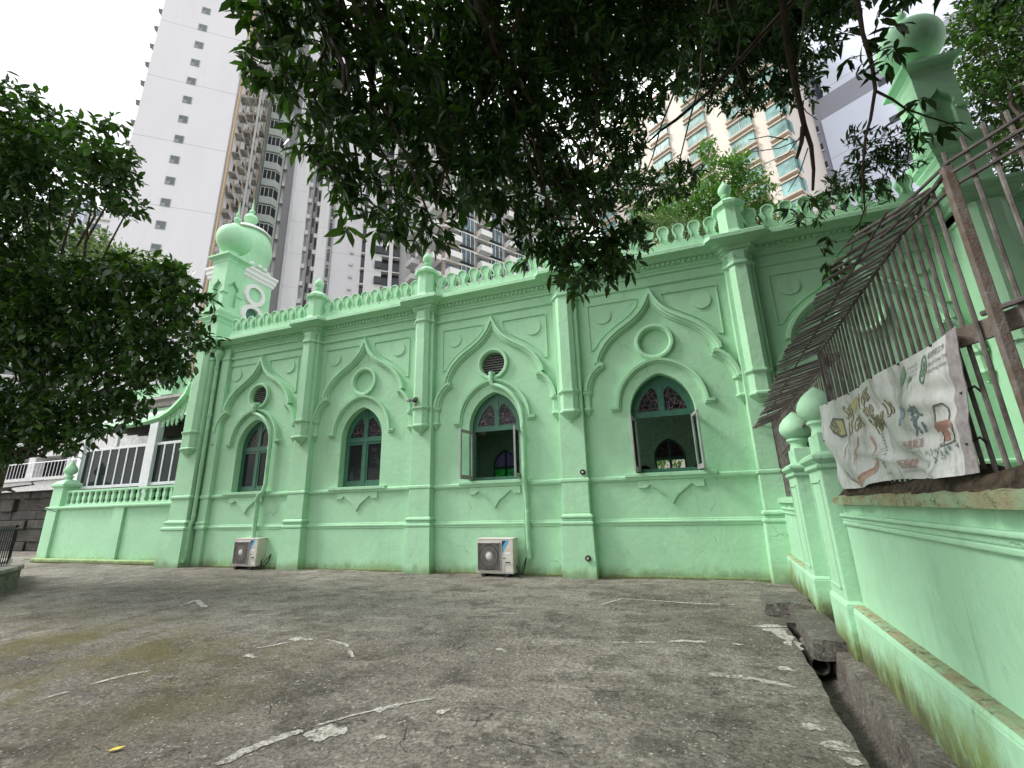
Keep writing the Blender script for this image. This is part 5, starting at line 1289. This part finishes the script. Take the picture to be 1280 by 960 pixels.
def crown(name,V,Fc,mat,parent):
    L=wloc(parent); me=bpy.data.meshes.new(name); V=V-np.array(L)
    me.vertices.add(len(V)); me.vertices.foreach_set('co',V.ravel()); me.loops.add(Fc.size); me.loops.foreach_set('vertex_index',Fc.ravel().astype(np.int32))
    me.polygons.add(len(Fc)); me.polygons.foreach_set('loop_start',np.arange(0,Fc.size,3,dtype=np.int32)); me.polygons.foreach_set('loop_total',np.full(len(Fc),3,dtype=np.int32))
    me.update(calc_edges=True); me.materials.append(mat); me.polygons.foreach_set('use_smooth',[True]*len(Fc))
    o=bpy.data.objects.new(name,me); COL.objects.link(o); o.parent=parent; return o
def sample(clumps,dens,seed,outw=.6,down=.35,shell=.35):
    "clumps: (center Vector, radius, flatten). returns whorl centres and axes"
    rg=np.random.default_rng(seed); C_=[];A_=[]
    for c,rad,fl,dm in clumps:
        n=max(3,int(dens*dm*rad**2.2)); dirs=rg.normal(size=(n,3)); dirs/=np.linalg.norm(dirs,axis=1)[:,None]
        rr_=rad*(shell+(1-shell)*rg.uniform(0,1,n)**.6)*rg.uniform(.8,1.12,n)
        off=dirs*rr_[:,None]; off[:,2]*=fl
        C_.append(np.array(c)+off); a=dirs*outw+rg.normal(0,.45,(n,3)); a[:,2]-=down; A_.append(a)
    return np.concatenate(C_),np.concatenate(A_)
def wig(a,b,n,amp,seed):
    r_=random.Random(seed); P=[]
    for i in range(n+1):
        t=i/n; p=a.lerp(b,t)+Vector((r_.uniform(-1,1),r_.uniform(-1,1),r_.uniform(-.6,.6)))*amp*math.sin(PI*t); P.append(p)
    return P
# --- overhead tree (long drooping leaves); crown volumes given as (px,py,depth,radius px)
OH=[(340,15,3.3,42),(342,80,3.3,34),(385,45,3.5,55),(395,130,3.4,48),(430,190,3.4,45),(452,245,3.5,36),(500,272,3.6,34),(540,280,3.6,24),(470,110,3.8,70),(535,50,4.2,80),(525,180,3.9,62),(565,235,4.0,36),
 (600,110,4.6,78),(640,30,4.8,80),(600,190,4.4,52),(620,240,4.4,40),(655,175,4.8,66),(705,90,5.2,76),(720,20,5.4,76),(690,240,5.0,52),(700,305,4.6,38),(665,290,4.6,30),(740,320,4.9,40),(775,300,5.2,34),(720,345,4.6,24),(765,335,5.0,22),(755,190,5.6,54),(790,100,5.8,66),(805,30,5.8,66),
 (845,225,6.4,30),(800,235,6.2,34),(745,255,5.6,36),(865,60,6.2,62),(925,30,6.4,66),(905,105,6.4,34),(960,85,6.4,44),(960,20,6.6,56),(1012,40,6.6,46),(995,108,6.4,30),(935,128,6.4,18),(1050,5,6.8,26),
 (430,-40,3.6,70),(560,-60,4.2,90),(700,-60,5.2,90),(830,-50,5.8,90),(960,-60,6.4,90),(1070,-90,6.8,70),(1180,-150,7.0,80),(500,-190,4.4,120),(720,-200,5.2,130),(950,-200,6.2,140),(1150,-220,7,140),(1300,-220,7.5,120),(350,-80,3.4,60)]
OH=[(a,b,d_*(1.32 if d_>=6.2 and -100<b else 1),q) for a,b,d_,q in OH]
cl=[(px2w(a,b,d_),rpx*d_/553.8*(1 if d_<5.3 else .93),.85,(1.0 if d_<5.3 else .95) if b>-30 else .5) for a,b,d_,rpx in OH]
# unseen upper canopy added to shade the right of the facade
for x,y,z,rr_ in ((2.5,5.5,9.3,1.4),(4.5,6.5,10.9,1.6),(5.5,4.0,8.6,1.8),(3.0,3.2,7.8,1.6),(6.8,7.0,9.8,1.7),(1.0,4.2,8.0,1.3),(7.5,4.5,8.8,1.7),(4.8,1.5,7.4,1.8),(2.6,.8,6.8,1.5),(.2,2.0,7.0,1.3)): cl.append((Vector((x,y,z)),rr_,.6,.45))
tr=Vector((3.6,-2.2,0))
OT=thing('overhanging_tree',tuple(tr),'large tree with long drooping dark leaves hanging over the courtyard from above','tree')
Cn,Ax=sample(cl,520,21)
V,F_=leaves(Cn,Ax,.148,.046,9,1.0,.35,5)
# light fringe: twigs with leaf fans
twg=[(355,120,3.1),(372,182,3.15),(345,60,3.1),(425,230,3.2),(432,285,3.25),(408,205,3.2),(545,300,3.5),(575,250,3.7),(520,305,3.5),(470,290,3.4),(690,345,4.2),(655,325,4.3),(740,355,4.4),(790,340,4.6),(715,365,4.3),
 (1082,50,4.0),(1100,60,4.0),(1120,30,4.0),(1105,85,4.0),(1075,90,4.0),(1060,75,4.2),(1118,62,3.9),(1150,125,4.0),(1172,160,3.9),(1150,165,4.0),(1035,340,5.0),(1048,325,5.0),(1030,330,5.0),(1028,310,5.0),(1045,352,5.0),(1035,300,5.2),
 (1075,280,5.0),(1060,245,5.5),(985,262,5.5),(1010,250,5.5),(1000,275,5.6),(1100,20,4.2),(1060,40,4.4),(1040,60,4.6),(1030,90,4.8)]
Ct=[];At=[]
for i,(a,b,d_) in enumerate(twg):
    p=px2w(a,b,d_); Ct.append(p); At.append((random.uniform(-.5,.5),random.uniform(-.5,.5),-.8))
V2,F2=leaves(np.array([tuple(p) for p in Ct]),np.array(At),.17,.052,9,.95,.1,8,jit=.1)
# small-leaved sprays hanging before the right minaret
cl2=[(px2w(a,b,d_),q*d_/553.8,.8,1.0) for a,b,d_,q in ((1085,190,7.2,26),(1115,175,7.0,24),(1062,222,7.4,26),(1035,248,7.6,22),(1100,215,7.2,26),(1130,205,7.0,20),(1010,268,7.8,16),(1075,170,7.4,16),(1140,180,6.8,14),(1095,245,7.3,16))]
C3,A3=sample(cl2,330,33); V3,F3=leaves(C3,A3,.15,.035,8,1.0,.2,9)
off=len(V); off2=off+len(V2); crown('crown',np.concatenate([V,V2,V3]),np.concatenate([F_,F2+off,F3+off2]),M_mango,OT)
cl6=[(Vector(q[:3]),q[3],.6,1.0) for q in ((1.5,-1.5,6.2,2.0),(4.5,-3.5,6.5,2.4),(6.5,-.5,6.4,2.3),(3.5,.2,6.0,1.8),(7.5,2.6,7.2,2.3),(2.0,-4.5,6.6,2.2),(8.5,-3.5,6.8,2.5),(6.0,2.0,7.0,1.8),(5.5,-6.0,6.8,2.4),(3.5,4.6,9.0,2.0),(6.2,5.4,9.6,2.2),(8.6,6.6,10.6,2.3),(9.6,3.6,8.8,2.4),(10.6,.0,7.6,2.4),(.5,-4.5,4.6,1.8),(3.2,-5.5,4.2,1.8),(6.0,-4.2,4.4,1.8),(5.0,-2.0,4.6,1.5),(1.0,-2.8,4.9,1.2),(4.2,2.6,7.9,1.6),(1.6,3.0,7.9,1.5),(5.0,6.2,10.6,2.0),(2.4,5.6,10.2,1.9),(3.6,7.4,11.8,2.0),(.6,6.0,11.4,1.4),(7.4,6.9,5.0,.9),(7.6,7.3,7.0,1.0),(9.5,8.0,5.0,1.3),(9.3,7.5,7.8,1.4),(8.8,6.4,3.4,1.1),(11,9,6.5,1.5),(8.9,7.0,9.6,1.6),(-1.0,-5.2,5.2,1.7),(-.2,-3.6,6.2,1.6),(4.0,9.0,12.7,.9),(2.5,8.5,12.3,.9),(6.0,9.2,12.9,.9),(7.6,8.6,11.6,1.1),(1.0,8.2,12.2,.8))]  # extra foliage added out of view so its shade falls on the courtyard
C6,A6=sample(cl6,80,77); V6,F6=leaves(C6,A6,.30,.10,8,1.0,.3,78,two=True); crown('shade_crown',V6,F6,M_mango,OT)
tk=MB(); tk.tube([tr+Vector((0,0,-.1)),tr+Vector((.05,.1,.6)),tr+Vector((-.1,.3,2.2)),tr+Vector((-.2,.7,4.2)),tr+Vector((-.3,1.4,6.2))],[.34,.27,.22,.19,.16],12); tk.build('trunk',M_bark,OT,smooth=True)
fork=tr+Vector((-.3,1.4,6.2)); fk2=tr+Vector((-.2,.7,4.2))
br=MB(); sd=0
def limb(a,b,r0,r1,n=7,amp=.12):
    global sd; sd+=1; P=wig(Vector(a),Vector(b),n,amp,sd); br.tube(P,[r0+(r1-r0)*i/n for i in range(n+1)],7); return P
hubs=[px2w(560,-90,4.0),px2w(720,-80,5.0),px2w(900,-60,6.0),px2w(1020,-50,5.4),px2w(420,-60,3.6)]
limb(fk2,hubs[0],.13,.07); limb(fork,hubs[1],.12,.06); limb(fork,hubs[2],.12,.06); limb(fork,hubs[3],.10,.05); limb(hubs[0],hubs[4],.06,.04)
for a,b,d_,rpx in OH:
    c=px2w(a,b,d_); h=min(hubs,key=lambda q:(q-c).length); limb(h,c,.026,.008,6,.10)
for x,y,z,_ in ((2.5,5.5,9.3,0),(4.5,6.5,10.9,0),(5.5,4,8.6,0),(6.8,7,9.8,0),(3,3.2,7.8,0)): limb(fork,(x,y,z),.10,.03)
for i in range(0,len(Cn),16):
    p=Vector(Cn[i]); j=min(range(len(cl)),key=lambda k:(cl[k][0]-p).length); 
    if p.z<9: limb(cl[j][0].lerp(p,.15),p,.008,.004,3,.03)
def pxpath(pts,r0,r1):
    P=[px2w(*q) for q in pts]; n=len(P)-1
    if pts[0][1]<=0: limb(min(hubs,key=lambda q:(q-P[0]).length),P[0],r0*1.3,r0,6,.1)
    br.tube(P,[r0+(r1-r0)*i/n for i in range(n+1)],7)
pxpath([(965,-50,5.2),(978,0,5.2),(984,56,5.2),(997,119,5.2),(1005,156,5.2),(1014,183,5.2),(1017,212,5.2),(1016,238,5.2)],.045,.015)
pxpath([(1004,158,5.2),(1002,178,5.2),(996,198,5.2)],.03,.018)
pxpath([(1068,-40,4.0),(1072,0,4.0),(1078,41,4.0),(1090,81,4.0),(1094,112,4.0),(1088,150,4.0),(1082,170,4.0),(1078,215,4.1),(1081,262,4.3),(1070,290,4.6),(1045,322,4.9)],.022,.004)
pxpath([(1093,113,4.0),(1115,124,4.0),(1132,136,4.0),(1160,146,4.0),(1190,155,4.0),(1216,176,4.0)],.012,.004)
pxpath([(1070,290,4.6),(1062,320,4.7),(1052,345,4.8)],.006,.003)
pxpath([(1132,136,4.0),(1148,152,4.0),(1152,170,4.0)],.006,.003)
pxpath([(1020,-30,6.0),(953,43,6.0),(920,80,6.0),(885,116,6.0),(845,150,6.0),(826,163,6.0),(810,178,6.0)],.04,.012)
pxpath([(720,-40,5.0),(729,0,5.0),(740,35,5.0),(748,65,5.0),(745,100,5.0),(746,140,5.0),(742,190,5.0)],.035,.012)
pxpath([(640,-60,4.4),(650,20,4.4),(600,120,4.3),(560,190,3.8),(545,262,3.6)],.03,.008)
for pts in ([(935,175,5.3),(960,170,5.3),(985,175,5.3)],[(940,190,5.3),(975,185,5.3),(1005,172,5.3)],[(955,205,5.3),(985,192,5.3),(1008,160,5.3)],[(985,240,5.3),(1000,215,5.3),(1010,185,5.3)],[(1022,150,5.2),(1008,140,5.2),(1000,128,5.2)]): pxpath(pts,.004,.007)
br.build('limb',M_bark,OT,smooth=True)
# --- broad-leaved tree at left
LT=thing('broad_leaved_tree',(-15.1,5.9,.45),'dark broad leaved tree filling the left edge in front of the low wing','tree')
LC=[(20,140,9.5,44),(60,190,9.5,46),(110,185,9.2,36),(145,205,9.0,30),(120,235,9.0,34),(160,262,9.0,18),(140,155,9.4,16),(30,250,9.8,60),(5,190,9.8,50),(20,330,9.8,62),(80,360,9.8,52),(130,350,9.6,44),(175,350,9.4,40),(210,345,9.2,30),(235,380,9.0,30),(240,420,9.0,26),(200,400,9.4,46),(140,410,9.8,56),(70,430,10,64),(15,420,10,60),(190,450,9.4,40),(215,460,9.2,24),(140,480,9.6,46),(80,510,9.8,48),(20,510,10,54),(120,530,9.6,26),(60,550,9.8,26),(165,510,9.4,22),(5,560,9.8,22),(95,555,9.6,14),
 (-60,200,10,90),(-60,380,10.2,100),(-50,520,10.2,70)]
c4=[(px2w(a,b,d_),q*d_/553.8,.8,1.0) for a,b,d_,q in LC]
C4,A4=sample(c4,210,44,.7,.15,.25); V4,F4=leaves(C4,A4,.20,.095,7,1.1,.25,12,jit=.6)
crown('crown',V4,F4,M_broad,LT)
tk=MB(); b0_=Vector((-15.1,5.9,.4)); tk.tube([b0_,b0_+Vector((.02,.03,1.2)),b0_+Vector((-.1,.1,2.6)),b0_+Vector((-.4,.4,4.2))],[.16,.12,.11,.09],10); tk.build('trunk',M_bark,LT,smooth=True)
br=MB(); tp=b0_+Vector((-.1,.1,2.4)); tp2=b0_+Vector((-.4,.4,4.2))
for a,b,d_,q in LC:
    c=px2w(a,b,d_); limb(tp2 if c.z>5.5 else tp,c,.05,.012,7,.25)
limb(b0_+Vector((0,0,1.9)),px2w(70,640,9.3),.03,.006); limb(b0_+Vector((0,0,1.7)),px2w(55,600,9.0),.03,.006)
br.build('limb',M_bark,LT,smooth=True)
# --- lighter trees further off
def bush(name,loc,label,clumps,mat,L,W_,dens,seed,trunk_r=.16,two=True,nper=7):
    T=thing(name,loc,label,'tree'); c5=[(px2w(a,b,d_),q*d_/553.8,.8,1.0) for a,b,d_,q in clumps]
    C5,A5=sample(c5,dens,seed,.7,.0,.3); V5,F5=leaves(C5,A5,L,W_,nper,1.1,.15,seed+1,two=two,jit=.8); crown('crown',V5,F5,mat,T)
    global br; br=MB(); top=c5[0][0]; b=Vector(loc); mid=b.lerp(top,.6); mid.x=b.x*.6+top.x*.4
    br.tube([b,b.lerp(mid,.5),mid],[trunk_r,trunk_r*.8,trunk_r*.6],8); br.build('trunk',M_bark,T,smooth=True)
    br=MB()
    for c,_,_,_ in c5: limb(mid,c,trunk_r*.35,.02,6,.3)
    br.build('limb',M_bark,T,smooth=True); return T
bush('roof_side_tree',(4.5,24.5,0),'bright green feathery tree rising behind the parapet post',[(880,255,25,40),(905,215,25,30),(935,238,25,32),(850,275,25,36),(955,265,25,26),(905,275,25,40),(925,205,25,16),(885,190,26,16),(820,270,24,30)],M_lightleaf,.34,.13,60,60)
bush('grey_green_tree',(-1.5,22.5,0),'greyish green drooping shrub tree just behind the pierced parapet',[(830,285,22,26),(800,290,22,26),(860,285,22,22),(880,290,22,20),(985,275,20,18),(1010,262,20,16)],M_greyleaf,.30,.06,80,70)
bush('corner_tree',(10.8,14.0,0),'tall bushy tree with light green top behind the right hand minaret',[(1250,60,14,60),(1215,30,14.5,30),(1290,10,14,60),(1225,110,14,36),(1260,140,14,40),(1300,160,14,60),(1240,180,13.8,26),(1275,215,13.8,26),(1330,80,14,70),(1205,15,15,16)],M_midleaf,.24,.10,130,80)
bush('distant_tree',(-30,17,0),'lighter small leaved tree behind the big tree at left',[(150,330,24,36),(95,315,24,34),(195,335,24,24),(60,290,24,30),(225,345,24,16),(120,300,25,22)],M_greyleaf,.34,.16,45,90)
bush('garden_tree',(-2,27,0),'leafy garden tree seen through the hall windows at the rear',[(840,585,27,40),(600,600,27,40),(780,600,28,40),(900,590,27,30)],M_lightleaf,.35,.15,25,100)
